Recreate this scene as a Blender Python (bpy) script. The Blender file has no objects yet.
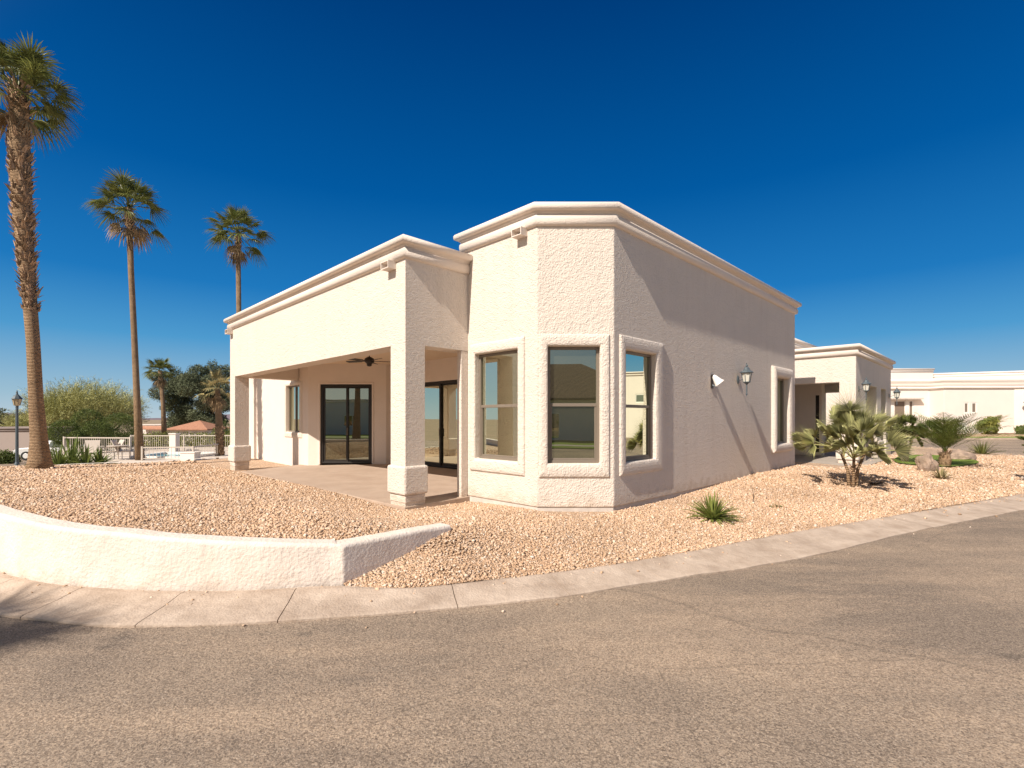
import bpy, bmesh, math, random
import numpy as np
from mathutils import Vector, Matrix, noise
from mathutils.geometry import delaunay_2d_cdt
random.seed(7); RNG = np.random.default_rng(11)
R2 = math.sqrt(2); R = math.radians
scn = bpy.context.scene; COL = scn.collection
# ---------------------------------------------------------------- measuring the place
FPX, HY, EYE = 497.0, 419.0, 1.5
def at(px, py, z=None, Y=None):
    """world point seen at a pixel, at height z or at distance Y"""
    if Y is None: Y = FPX * (EYE - z) / (py - HY)
    return Vector(((px - 512) / FPX * Y, Y, EYE - (py - HY) * Y / FPX))
def ab(a, b, z=0.0):            # house axes (rotated 45 degrees) -> world
    return Vector(((a - b) / R2, (a + b) / R2, z))
def sstep(e0, e1, x):
    t = np.clip((x - e0) / (e1 - e0), 0, 1); return t * t * (3 - 2 * t)
# ---------------------------------------------------------------- objects
class MB:
    def __init__(s): s.v = []; s.f = []; s.mi = []
    def add(s, vs, fs, m=0):
        o = len(s.v); s.v += [tuple(p) for p in vs]; s.f += [tuple(i + o for i in f) for f in fs]; s.mi += [m] * len(fs)
    def box(s, x0, x1, y0, y1, z0, z1, m=0):
        s.add([(x0,y0,z0),(x1,y0,z0),(x1,y1,z0),(x0,y1,z0),(x0,y0,z1),(x1,y0,z1),(x1,y1,z1),(x0,y1,z1)],
              [(3,2,1,0),(4,5,6,7),(0,1,5,4),(1,2,6,5),(2,3,7,6),(3,0,4,7)], m)
    def prism(s, poly, z0, z1, m=0):
        n = len(poly); s.add([(x,y,z0) for x,y in poly] + [(x,y,z1) for x,y in poly],
              [tuple(range(n))[::-1], tuple(range(n, 2*n))] + [(i,(i+1)%n,(i+1)%n+n,i+n) for i in range(n)], m)
    def tube(s, pts, rads, n=8, cap=True, m=0):
        pts = [Vector(p) for p in pts]; vs = []; fs = []
        up = Vector((0,0,1)); prev = None
        for i, p in enumerate(pts):
            d = (pts[min(i+1,len(pts)-1)] - pts[max(i-1,0)]).normalized()
            u = d.cross(up if abs(d.z) < .9 else Vector((1,0,0))) if prev is None else prev - d * prev.dot(d)
            u.normalize(); prev = u; w = d.cross(u)
            for k in range(n):
                a = 2*math.pi*k/n; vs.append(p + (u*math.cos(a) + w*math.sin(a)) * rads[i])
        for i in range(len(pts)-1):
            for k in range(n): fs.append((i*n+k, i*n+(k+1)%n, (i+1)*n+(k+1)%n, (i+1)*n+k))
        if cap: fs.append(tuple(range(n))[::-1]); fs.append(tuple(range((len(pts)-1)*n, len(pts)*n)))
        s.add(vs, fs, m)
    def lathe(s, prof, c=(0,0,0), n=12, m=0):
        vs = []; fs = []
        for r, z in prof:
            for k in range(n):
                a = 2*math.pi*(k+.5)/n; vs.append((c[0]+r*math.cos(a), c[1]+r*math.sin(a), c[2]+z))
        for i in range(len(prof)-1):
            for k in range(n): fs.append((i*n+k, i*n+(k+1)%n, (i+1)*n+(k+1)%n, (i+1)*n+k))
        fs.append(tuple(range(n))[::-1]); fs.append(tuple(range((len(prof)-1)*n, len(prof)*n)))
        s.add(vs, fs, m)
    def build(s, name, mat, parent=None, smooth=False, off=(0,0,0), bevel=0, seg=2, fix=True):
        me = bpy.data.meshes.new(name)
        vs = [(x-off[0], y-off[1], z-off[2]) for x,y,z in s.v]
        me.from_pydata(vs, [], s.f)
        for m in (mat if isinstance(mat, (list,tuple)) else [mat]): me.materials.append(m)
        if any(s.mi): me.polygons.foreach_set('material_index', s.mi)
        if fix and len(s.f) < 20000:
            bm = bmesh.new(); bm.from_mesh(me); bmesh.ops.remove_doubles(bm, verts=bm.verts, dist=1e-4)
            bmesh.ops.recalc_face_normals(bm, faces=bm.faces); bm.to_mesh(me); bm.free()
        if smooth: me.polygons.foreach_set('use_smooth', [True]*len(me.polygons))
        me.update(); o = bpy.data.objects.new(name, me); COL.objects.link(o)
        if parent: o.parent = parent
        if bevel:
            b = o.modifiers.new('bevel', 'BEVEL'); b.width = bevel; b.segments = seg; b.limit_method = 'ANGLE'; b.angle_limit = R(28)
            b.segments = 3 if bevel >= .02 else seg
        return o
def tag(o, label=None, cat=None, group=None, kind=None):
    if label: o['label'] = label
    if cat: o['category'] = cat
    if group: o['group'] = group
    if kind: o['kind'] = kind
    return o
def thing(name, label, cat, loc=(0,0,0), rz=0, group=None):
    o = bpy.data.objects.new(name, None); COL.objects.link(o); o.empty_display_size = .2
    o.location = loc; o.rotation_euler = (0,0,rz); return tag(o, label, cat, group)
def copy_tree(o, parent=None):
    c = o.copy(); COL.objects.link(c)
    if parent: c.parent = parent
    for ch in [x for x in COL.objects if x.parent == o]: copy_tree(ch, c)
    return c
# ---------------------------------------------------------------- materials
def mat(name, col, rough=.8, spec=.3, metal=0, var=0, vscale=2, col2=None, bump=None, island=0, trans=0):
    m = bpy.data.materials.new(name); m.use_nodes = True; nt = m.node_tree; N = nt.nodes; L = nt.links
    p = N['Principled BSDF']; p.inputs['Roughness'].default_value = rough; p.inputs['Metallic'].default_value = metal
    p.inputs['Specular IOR Level'].default_value = spec; p.inputs['Base Color'].default_value = (*col, 1)
    tc = N.new('ShaderNodeTexCoord'); src = None
    if var or col2:
        c2 = col2 or tuple(c*(1-var) for c in col)
        n = N.new('ShaderNodeTexNoise'); n.inputs['Scale'].default_value = vscale; n.inputs['Detail'].default_value = 6; n.inputs['Roughness'].default_value = .65
        L.new(tc.outputs['Object'], n.inputs['Vector'])
        r = N.new('ShaderNodeMapRange'); r.inputs[1].default_value = .35; r.inputs[2].default_value = .65; L.new(n.outputs['Fac'], r.inputs[0])
        x = N.new('ShaderNodeMix'); x.data_type = 'RGBA'; x.inputs[6].default_value = (*col,1); x.inputs[7].default_value = (*c2,1)
        L.new(r.outputs[0], x.inputs[0]); src = x.outputs[2]
    if island:
        g = N.new('ShaderNodeNewGeometry'); h = N.new('ShaderNodeHueSaturation'); mr = N.new('ShaderNodeMapRange')
        mr.inputs[3].default_value = 1-island; mr.inputs[4].default_value = 1+island; L.new(g.outputs['Random Per Island'], mr.inputs[0])
        L.new(mr.outputs[0], h.inputs['Value'])
        if src: L.new(src, h.inputs['Color'])
        else: h.inputs['Color'].default_value = (*col,1)
        src = h.outputs[0]
    if src: L.new(src, p.inputs['Base Color'])
    if bump:
        prev = None
        for sc, st, kind in bump:
            if kind == 'v': n = N.new('ShaderNodeTexVoronoi'); n.feature = 'SMOOTH_F1'; o_ = n.outputs['Distance']
            elif kind == 'x': n = N.new('ShaderNodeTexWave'); n.bands_direction = 'X'; o_ = n.outputs['Fac']
            elif kind == 'w': n = N.new('ShaderNodeTexWave'); n.bands_direction = 'Z'; n.inputs['Distortion'].default_value = 1.5; o_ = n.outputs['Fac']
            else: n = N.new('ShaderNodeTexNoise'); n.inputs['Detail'].default_value = 4; o_ = n.outputs['Fac']
            n.inputs['Scale'].default_value = sc; L.new(tc.outputs['Object'], n.inputs['Vector'])
            b = N.new('ShaderNodeBump'); b.inputs['Strength'].default_value = 1; b.inputs['Distance'].default_value = st
            L.new(o_, b.inputs['Height'])
            if prev: L.new(prev, b.inputs['Normal'])
            prev = b.outputs[0]
        L.new(prev, p.inputs['Normal'])
    if trans:
        t = N.new('ShaderNodeBsdfTranslucent'); mx = N.new('ShaderNodeMixShader'); mx.inputs[0].default_value = trans
        if src: L.new(src, t.inputs[0])
        else: t.inputs[0].default_value = (*col,1)
        L.new(p.outputs[0], mx.inputs[1]); L.new(t.outputs[0], mx.inputs[2]); L.new(mx.outputs[0], N['Material Output'].inputs[0])
    return m
def weather(m, zbase=0, amt=.16):
    nt = m.node_tree; N = nt.nodes; L = nt.links; p = N['Principled BSDF']; src = p.inputs['Base Color'].links[0].from_socket
    tc = N.new('ShaderNodeTexCoord'); mp = N.new('ShaderNodeMapping'); mp.inputs['Scale'].default_value = (2.6,2.6,.16); L.new(tc.outputs['Object'], mp.inputs[0])
    n = N.new('ShaderNodeTexNoise'); n.inputs['Scale'].default_value = 1.6; n.inputs['Detail'].default_value = 5; L.new(mp.outputs[0], n.inputs['Vector'])
    r1 = N.new('ShaderNodeMapRange'); r1.inputs[1].default_value = .52; r1.inputs[2].default_value = .74; r1.inputs[4].default_value = amt; L.new(n.outputs[0], r1.inputs[0])
    sx = N.new('ShaderNodeSeparateXYZ'); L.new(tc.outputs['Object'], sx.inputs[0]); n2 = N.new('ShaderNodeTexNoise'); n2.inputs['Scale'].default_value = 5; n2.inputs['Detail'].default_value = 6; L.new(tc.outputs['Object'], n2.inputs['Vector'])
    ad = N.new('ShaderNodeMath'); ad.operation = 'MULTIPLY_ADD'; ad.inputs[1].default_value = -.8; L.new(n2.outputs[0], ad.inputs[0]); L.new(sx.outputs['Z'], ad.inputs[2])
    r2 = N.new('ShaderNodeMapRange'); r2.inputs[1].default_value = zbase-.12; r2.inputs[2].default_value = zbase-.42; r2.inputs[4].default_value = .6; L.new(ad.outputs[0], r2.inputs[0])
    mx = N.new('ShaderNodeMath'); mx.operation = 'MAXIMUM'; L.new(r1.outputs[0], mx.inputs[0]); L.new(r2.outputs[0], mx.inputs[1])
    x = N.new('ShaderNodeMix'); x.data_type = 'RGBA'; x.inputs[7].default_value = (.50,.39,.29,1); L.new(mx.outputs[0], x.inputs[0]); L.new(src, x.inputs[6]); L.new(x.outputs[2], p.inputs['Base Color'])
def glass(name, tint, refl, dark):
    m = bpy.data.materials.new(name); m.use_nodes = True; nt = m.node_tree; N = nt.nodes; L = nt.links
    p = N['Principled BSDF']; p.inputs['Base Color'].default_value = (*dark,1); p.inputs['Roughness'].default_value = .6; p.inputs['Specular IOR Level'].default_value = 0
    g = N.new('ShaderNodeBsdfGlossy'); g.inputs[0].default_value = (*tint,1); g.inputs['Roughness'].default_value = .006
    tc = N.new('ShaderNodeTexCoord'); n = N.new('ShaderNodeTexNoise'); n.inputs['Scale'].default_value = 1.1; n.inputs['Detail'].default_value = 1
    L.new(tc.outputs['Object'], n.inputs['Vector']); b = N.new('ShaderNodeBump'); b.inputs['Distance'].default_value = .0009; L.new(n.outputs[0], b.inputs['Height']); L.new(b.outputs[0], g.inputs['Normal'])
    f = N.new('ShaderNodeLayerWeight'); f.inputs[0].default_value = .35; mr = N.new('ShaderNodeMapRange'); mr.inputs[3].default_value = refl; mr.inputs[4].default_value = .95
    L.new(f.outputs['Fresnel'], mr.inputs[0]); mx = N.new('ShaderNodeMixShader'); L.new(mr.outputs[0], mx.inputs[0])
    L.new(p.outputs[0], mx.inputs[1]); L.new(g.outputs[0], mx.inputs[2]); L.new(mx.outputs[0], N['Material Output'].inputs[0]); return m
STUCCO = mat('stucco', (.735,.65,.57), .92, .12, var=.05, vscale=1.3, bump=[(13,.018,'n'),(38,.023,'n')])
weather(STUCCO, -.1, .13)
STUCCO_S = mat('trim_stucco', (.755,.665,.59), .9, .12, var=.04, vscale=2, bump=[(34,.008,'n')])
STUCCO_R = mat('stucco_worn', (.76,.68,.61), .95, .1, col2=(.70,.61,.53), vscale=3, bump=[(7,.012,'n'),(30,.011,'n')])
weather(STUCCO_R, -.50, .08)
FARSTUC = mat('far_stucco', (.77,.70,.64), .9, .15, var=.05, vscale=.6, bump=[(20,.01,'n')])
FOOT = mat('footing_concrete', (.62,.56,.50), .9, .1, var=.2, vscale=5)
BRONZE = mat('window_bronze', (.20,.165,.13), .45, .4)
BRONZE_D = mat('door_bronze', (.022,.018,.015), .4, .4)
GLASS = glass('window_glass', (.72,.76,.62), .40, (.05,.045,.026))
CONC = mat('patio_concrete', (.47,.365,.285), .75, .25, col2=(.40,.30,.23), vscale=1.7)
BLIND = mat('window_blind', (.20,.155,.12), .5, .5)
PATHM = mat('walk_concrete', (.42,.37,.32), .85, .2, var=.15, vscale=2)
GREY = mat('lantern_metal', (.10,.125,.14), .5, .4, metal=.2)
FROST = mat('lantern_glass', (.62,.60,.52), .25, .5)
WHITE = mat('white_paint', (.78,.75,.70), .5, .4)
FENCEM = mat('fence_paint', (.56,.49,.42), .6, .3)
BLACK = mat('fan_bronze', (.03,.022,.018), .4, .4)
LEAF = mat('palm_leaf', (.235,.235,.065), .45, .45, col2=(.10,.13,.032), vscale=1.5, island=.5, trans=.3)
LEAF_G = mat('grey_palm_leaf', (.50,.48,.23), .5, .4, col2=(.33,.34,.14), vscale=2, island=.4, trans=.2)
LEAF_D = mat('dead_frond', (.42,.30,.17), .8, .15, col2=(.20,.13,.07), vscale=2, island=.35)
LEAF_B = mat('bright_leaf', (.21,.25,.06), .5, .4, col2=(.10,.145,.03), vscale=3, island=.35, trans=.25)
BUSH = mat('hedge_leaf', (.15,.185,.04), .55, .3, col2=(.06,.09,.02), vscale=1.5, island=.4, trans=.2)
BUSH_Y = mat('yellow_leaf', (.28,.27,.06), .55, .3, col2=(.12,.15,.035), vscale=1.5, island=.35, trans=.2)
PINE = mat('pine_needles', (.17,.19,.11), .7, .2, col2=(.09,.11,.06), vscale=.4, island=.4, trans=.15)
VERDE = mat('palo_verde_twigs', (.47,.45,.19), .7, .2, col2=(.34,.34,.13), vscale=.4, island=.35)
TRUNK = mat('palm_bark', (.42,.285,.175), .9, .1, col2=(.30,.20,.12), vscale=3, bump=[(7,.03,'w'),(20,.02,'n')])
BOOT = mat('palm_boots', (.46,.32,.21), .9, .1, col2=(.27,.18,.11), vscale=5, island=.45)
BARK = mat('tree_bark', (.12,.085,.06), .9, .1, var=.4, vscale=6)
TILE = mat('clay_tile', (.46,.24,.155), .8, .2, col2=(.37,.18,.115), vscale=3, bump=[(6,.05,'n')])
TILE_B = mat('brown_tile', (.50,.33,.22), .85, .2, col2=(.30,.19,.125), vscale=8, bump=[(3.2,.30,'x')])
GRASS = mat('grass_green', (.22,.29,.06), .9, .1, col2=(.15,.22,.04), vscale=6, bump=[(80,.03,'n')])
ROCK = mat('boulder_rock', (.42,.31,.235), .9, .15, col2=(.22,.165,.13), vscale=4, bump=[(6,.05,'n'),(22,.02,'n')])
MOUNT = mat('desert_mountain', (.23,.19,.22), 1, 0, var=.35, vscale=.006)
WATER = glass('pool_water', (.8,.9,.95), .12, (.03,.30,.36))
def asphalt():
    m = bpy.data.materials.new('asphalt'); m.use_nodes = True; nt = m.node_tree; N = nt.nodes; L = nt.links; p = N['Principled BSDF']
    p.inputs['Roughness'].default_value = .82; p.inputs['Specular IOR Level'].default_value = .25
    tc = N.new('ShaderNodeTexCoord')
    def nz(sc, det=5, ro=.6, mp=None):
        n = N.new('ShaderNodeTexNoise'); n.inputs['Scale'].default_value = sc; n.inputs['Detail'].default_value = det; n.inputs['Roughness'].default_value = ro
        if mp:
            q = N.new('ShaderNodeMapping'); q.inputs['Scale'].default_value = mp; q.inputs['Rotation'].default_value = (0,0,R(-30)); L.new(tc.outputs['Object'], q.inputs[0]); L.new(q.outputs[0], n.inputs['Vector'])
        else: L.new(tc.outputs['Object'], n.inputs['Vector'])
        return n.outputs['Fac']
    def rng(s, a, b, c=0, d=1):
        r = N.new('ShaderNodeMapRange'); r.inputs[1].default_value = a; r.inputs[2].default_value = b; r.inputs[3].default_value = c; r.inputs[4].default_value = d; L.new(s, r.inputs[0]); return r.outputs[0]
    def mix(f, a, b, mode='MIX'):
        x = N.new('ShaderNodeMix'); x.data_type = 'RGBA'; x.blend_type = mode
        for s, i in ((f,0),(a,6),(b,7)):
            if isinstance(s, (tuple,float,int)): x.inputs[i].default_value = s if not isinstance(s, tuple) else (*s,1)
            else: L.new(s, x.inputs[i])
        return x.outputs[2]
    big = rng(nz(.28, 5, .55), .40, .62)
    base = mix(big, (.265,.210,.163), (.42,.325,.240))
    pat = rng(nz(1.0, 6, .65, (.35,1.4,1)), .45, .66)
    base = mix(pat, base, (.44,.335,.245))
    dk = rng(nz(.55, 7, .72), .52, .72, 0, .5); base = mix(dk, base, (.175,.148,.124))
    oil = rng(nz(1.9, 3, .5), .70, .76, 0, .5); base = mix(oil, base, (.12,.10,.085))
    seam = N.new('ShaderNodeTexWave'); seam.wave_type = 'BANDS'; seam.bands_direction = 'DIAGONAL'; seam.inputs['Scale'].default_value = .055; seam.inputs['Distortion'].default_value = 3.5; seam.inputs['Detail'].default_value = 5; seam.inputs['Detail Scale'].default_value = 1.6; L.new(tc.outputs['Object'], seam.inputs['Vector']); base = mix(rng(seam.outputs['Fac'], .9996, .99999, 0, .35), base, (.15,.12,.095))
    # aggregate specks
    v = N.new('ShaderNodeTexVoronoi'); v.inputs['Scale'].default_value = 92; L.new(tc.outputs['Object'], v.inputs['Vector'])
    sep = N.new('ShaderNodeSeparateColor'); L.new(v.outputs['Color'], sep.inputs[0])
    base = mix(1.0, base, rngcol(N, L, sep.outputs[0]), 'MULTIPLY')
    v3 = N.new('ShaderNodeTexVoronoi'); v3.inputs['Scale'].default_value = 150; L.new(tc.outputs['Object'], v3.inputs['Vector'])
    sp3 = N.new('ShaderNodeSeparateColor'); L.new(v3.outputs['Color'], sp3.inputs[0])
    base = mix(rng(sp3.outputs[1], .90, .92, 0, .45), base, (.62,.52,.42)); base = mix(rng(sp3.outputs[2], .86, .88, 0, .55), base, (.08,.065,.052))
    # wandering cracks
    v2 = N.new('ShaderNodeTexVoronoi'); v2.feature = 'DISTANCE_TO_EDGE'; v2.inputs['Scale'].default_value = .22
    ad = N.new('ShaderNodeMix'); ad.data_type = 'RGBA'; ad.inputs[0].default_value = .12
    nn = N.new('ShaderNodeTexNoise'); nn.inputs['Scale'].default_value = 1.6; nn.inputs['Detail'].default_value = 6; L.new(tc.outputs['Object'], nn.inputs['Vector'])
    L.new(tc.outputs['Object'], ad.inputs[6]); L.new(nn.outputs['Color'], ad.inputs[7]); L.new(ad.outputs[2], v2.inputs['Vector'])
    crack = rng(v2.outputs['Distance'], .0006, .0022, .3, 0); base = mix(crack, base, (.14,.11,.085))
    L.new(base, p.inputs['Base Color'])
    b = N.new('ShaderNodeBump'); b.inputs['Distance'].default_value = .010; L.new(sep.outputs[1], b.inputs['Height'])
    b2 = N.new('ShaderNodeBump'); b2.inputs['Distance'].default_value = .016; L.new(nz(40, 5, .7), b2.inputs['Height']); L.new(b.outputs[0], b2.inputs['Normal']); L.new(b2.outputs[0], p.inputs['Normal'])
    return m
def rngcol(N, L, s):
    r = N.new('ShaderNodeValToRGB'); e = r.color_ramp.elements; e[0].color = (.60,.58,.57,1); e[1].color = (1.35,1.33,1.30,1)
    x = r.color_ramp.elements.new(.5); x.color = (1,1,1,1); L.new(s, r.inputs[0]); return r.outputs[0]
ASPH = asphalt()
def gravelmat(name, stones):
    m = bpy.data.materials.new(name); m.use_nodes = True; nt = m.node_tree; N = nt.nodes; L = nt.links; p = N['Principled BSDF']
    p.inputs['Roughness'].default_value = .85; p.inputs['Specular IOR Level'].default_value = .2
    rp = N.new('ShaderNodeValToRGB'); cs = [(0,(.42,.275,.17)),(.12,(.53,.355,.225)),(.45,(.61,.415,.268)),(.75,(.69,.49,.34)),(.93,(.75,.58,.44)),(1,(.80,.69,.58))]
    e = rp.color_ramp.elements; e[0].position = 0; e[0].color = (*cs[0][1],1); e[1].position = 1; e[1].color = (*cs[-1][1],1)
    for q, c in cs[1:-1]: x = e.new(q); x.color = (*c,1)
    if stones:
        g = N.new('ShaderNodeNewGeometry'); L.new(g.outputs['Random Per Island'], rp.inputs[0])
    else:
        tc = N.new('ShaderNodeTexCoord'); v = N.new('ShaderNodeTexVoronoi'); v.inputs['Scale'].default_value = 34; L.new(tc.outputs['Object'], v.inputs['Vector'])
        s = N.new('ShaderNodeSeparateColor'); L.new(v.outputs['Color'], s.inputs[0]); L.new(s.outputs[0], rp.inputs[0])
        b = N.new('ShaderNodeBump'); b.inputs['Distance'].default_value = .035; b.invert = True; L.new(v.outputs['Distance'], b.inputs['Height']); L.new(b.outputs[0], p.inputs['Normal'])
    tc2 = N.new('ShaderNodeTexCoord'); n = N.new('ShaderNodeTexNoise'); n.inputs['Scale'].default_value = .5; n.inputs['Detail'].default_value = 4; L.new(tc2.outputs['Object'], n.inputs['Vector'])
    mr = N.new('ShaderNodeMapRange'); mr.inputs[1].default_value = .35; mr.inputs[2].default_value = .65; mr.inputs[3].default_value = .82; mr.inputs[4].default_value = 1.02; L.new(n.outputs[0], mr.inputs[0])
    h = N.new('ShaderNodeHueSaturation'); h.inputs['Saturation'].default_value = .99; L.new(mr.outputs[0], h.inputs['Value']); L.new(rp.outputs[0], h.inputs['Color']); L.new(h.outputs[0], p.inputs['Base Color'])
    return m
GRAV = gravelmat('gravel_bed', False); STONE = gravelmat('gravel_stones', True)
KERB = mat('kerb_concrete', (.38,.295,.23), .9, .15, col2=(.54,.44,.355), vscale=2.6, bump=[(9,.012,'n'),(45,.010,'n')])
DIRT = mat('desert_ground', (.36,.27,.19), 1, .05, col2=(.26,.21,.14), vscale=.15)
# ---------------------------------------------------------------- terrain
def zroad(X, Y): return -.40 + .012 * max(0.0, Y - 8)
CTRL = [(-7.3,6.6,-.05),(-5.1,5.6,-.15),(-2.7,5.35,-.28),(-10,10,0),(-15,15.3,-.03),(-22,13,-.05),(-14.9,18,-.16),(-12,21,-.16)]
for px,py,z in [(340,592,-.34),(405,589.6,-.315),(499,579.4,-.31),(550,573.5,-.31),(600,567,-.31),(664,556.6,-.31),(700,550,-.31),(785,531.8,-.305),(870,516.8,-.295),(1024,491,-.262),
                (408,512,-.14),(450,530,.02),(500,506,-.13),(570,512,-.13),(614,512,-.13),(670,499.4,-.144),(693,492.3,-.105),(751,474.8,0),(795,465.5,0),(480,540,-.08),(600,535,-.2),
                (855,487,-.12),(945,463,-.12),(1000,462,-.13),(240,474,-.16),(120,500,.02),(250,510,0),(844,463.4,-.06)]:
    p = at(px, py, z=z); CTRL.append((p.x, p.y, z))
CTRL += [(-1.0,7.2,.0),(-1.15,5.95,-.19),(-1.5,5.6,-.29),(-.72,6.3,-.05),(15.2,13.7,-.24),(18.9,16.0,-.21),(22.7,21.5,-.15),(22.6,28,-.09),(15,30,-.1),(4,28,-.16),(-6,28,-.16),(-4,15,-.2),(-1,11,-.2),(5,15,-.2),(5,20,-.2),(-7,19,-.2),(18,14.5,-.26)]
CX = np.array(CTRL)
def tps_fit():
    n = len(CX); d = np.hypot(CX[:,None,0]-CX[None,:,0], CX[:,None,1]-CX[None,:,1]); K = np.where(d>0, d*d*np.log(d+1e-9), 0) + np.eye(n)*.03
    P = np.c_[np.ones(n), CX[:,:2]]; A = np.block([[K,P],[P.T,np.zeros((3,3))]]); return np.linalg.solve(A, np.r_[CX[:,2], 0,0,0])
TW = tps_fit()
WEND = np.array([-.80,6.60]); WCOR = np.array([-1.85,5.46]); WD = (WCOR-WEND)/np.linalg.norm(WCOR-WEND)
def zgrav(X, Y):
    X = np.atleast_1d(np.asarray(X, float)); Y = np.atleast_1d(np.asarray(Y, float))
    d = np.hypot(X[:,None]-CX[None,:,0], Y[:,None]-CX[None,:,1]); z = np.where(d>0, d*d*np.log(d+1e-9), 0) @ TW[:-3] + TW[-3] + TW[-2]*X + TW[-1]*Y
    rx, ry = X-WEND[0], Y-WEND[1]; along = rx*WD[0] + ry*WD[1]; side = rx*WD[1] - ry*WD[0]     # side>0: left of the short wall
    z = z + np.where(side > .09, .36*sstep(-.1,1.25,along) * np.clip(1-(Y-5.2)/9,0,1), 0)
    return np.clip(z, -.36, .34)
vroad = np.vectorize(zroad)
def zg1(X, Y): return float(zgrav([X],[Y])[0])
def zG(X, Y):
    D = math.hypot(X, Y); zl = -.62 - .035*min(max(D-22,0),70); zr = zroad(X, min(Y,60)) - .16
    t = float(sstep(6,-12,X)); return zl*t + zr*(1-t)
# line work of the kerb and the retaining wall
def P2(px, py, z): p = at(px, py, z=z); return (p.x, p.y)
WALL_OUT = [(-27,12.5),(-21,11.2),(-15.5,9.9),(-12,8.8),(-9.2,7.6),(-7.4,6.65),P2(0,577,-.38),P2(54,589,-.38),P2(120,593.7,-.38),P2(159,596,-.38),P2(260,595,-.38),P2(340,590,-.38)]
K_OUT = [(-27,11.2),(-21,9.9),(-15.7,8.7),(-12.3,7.6),(-9.4,6.3),(-7.2,5.35),P2(0,616,-.4),P2(45,621,-.4),P2(105,626.7,-.4),P2(168,626.7,-.4),P2(260,623.7,-.4),P2(338,618,-.4),P2(402,613.6,-.4),P2(484,605.7,-.4),P2(550,599,-.4),P2(602,591,-.4),P2(687,577,-.4),P2(743,569,-.4),P2(828,553,-.4),P2(913,531.8,-.39),P2(1024,510.4,-.38),(15.5,12.7),(19.5,15.2),(22.2,17.6),(23.6,21),(23.8,26),(23.6,32)]
K_IN = [(-27,12.3),(-21,11.0),(-15.6,9.7),(-12.05,8.6),(-9.25,7.4),(-7.3,6.45)]+[P2(x,y,-.36) for x,y in ((0,577),(54,589),(120,593.7),(159,596),(260,595),(338,589.6))]+[P2(x,y,-.32) for x,y in ((405,589.6),(499,579.4),(550,573.5),(600,567),(664,556.6),(700,550))]+[P2(785,531.8,-.29),P2(870,516.8,-.26),P2(1024,491,-.22),(15.2,13.7),(18.9,16.0),(21.4,18.4),(22.7,21.5),(22.9,26),(22.7,32)]
def catmull(pts, step=.12):
    pts = [np.array(p, float) for p in pts]; out = []
    for i in range(len(pts)-1):
        p0 = pts[max(i-1,0)]; p1 = pts[i]; p2 = pts[i+1]; p3 = pts[min(i+2,len(pts)-1)]; n = max(2, int(np.linalg.norm(p2-p1)/step))
        for k in range(n):
            t = k/n; out.append(.5*((2*p1)+(-p0+p2)*t+(2*p0-5*p1+4*p2-p3)*t*t+(-p0+3*p1-3*p2+p3)*t**3))
    out.append(pts[-1]); return np.array(out)
def resample(c, n):
    s = np.r_[0, np.cumsum(np.linalg.norm(np.diff(c,axis=0),axis=1))]; t = np.linspace(0, s[-1], n); return np.c_[np.interp(t,s,c[:,0]), np.interp(t,s,c[:,1])]
kout = catmull(K_OUT); 
kin_c = catmull(K_IN, .06)
kin = []
for i, p in enumerate(kout):                                       # matching inner point: nearest across
    d = kout[min(i+1,len(kout)-1)] - kout[max(i-1,0)]; d /= np.linalg.norm(d); q = kin_c - p; al = q@d; pr = q@np.array([-d[1],d[0]])
    j = np.argmin(np.abs(al) + np.where(pr<0,9,0) + .02*pr); kin.append(p + np.array([-d[1],d[0]])*pr[j])
kin = np.array(kin)
for _ in range(6): kin[1:-1] = (kin[:-2]+2*kin[1:-1]+kin[2:])/4
# kerb: a sloping concrete ribbon in cast lengths
mb = MB(); i = 0
while i < len(kout)-2:
    L_ = random.choice([9,10,11,12]); j = min(i+L_, len(kout)-1); sec = []
    for k in range(i, j+1):
        o, n = kout[k].copy(), kin[k].copy()
        if k == i: nx = .07; o += (kout[k+1]-kout[k])*nx; n += (kin[k+1]-kin[k])*nx
        zo = zroad(*o); zi = zo + .095; dz = .004*math.sin(k*.7)
        sec.append([(*o,zo-.15),(*o,zo+.012+dz),(*(o+(n-o)*.05),zo+.022+dz),(*(o+(n-o)*.55),zo+.052+dz),(*(o+(n-o)*.88),zi),(*(o+(n-o)*1.0),zi-.004),(*(n),zo-.15)])
    vs = [p for s_ in sec for p in s_]; m_ = 7; fs = []
    for a in range(len(sec)-1):
        for b in range(m_): fs.append((a*m_+b,a*m_+(b+1)%m_,(a+1)*m_+(b+1)%m_,(a+1)*m_+b))
    fs += [tuple(range(m_)), tuple(range((len(sec)-1)*m_, len(sec)*m_))[::-1]]; mb.add(vs, fs); i = j
tag(mb.build('kerb', KERB), kind='structure')
mb = MB()                                                           # dirt bed seen in the joints
for k in range(len(kout)-1): mb.add([(*kout[k],zroad(*kout[k])-.02),(*kin[k],zroad(*kout[k])+.045),(*kin[k+1],zroad(*kout[k+1])+.045),(*kout[k+1],zroad(*kout[k+1])-.02)],[(0,1,2,3)])
tag(mb.build('kerb_bed', mat('joint_dirt',(.16,.11,.08),1,0), fix=False), kind='structure')
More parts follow.
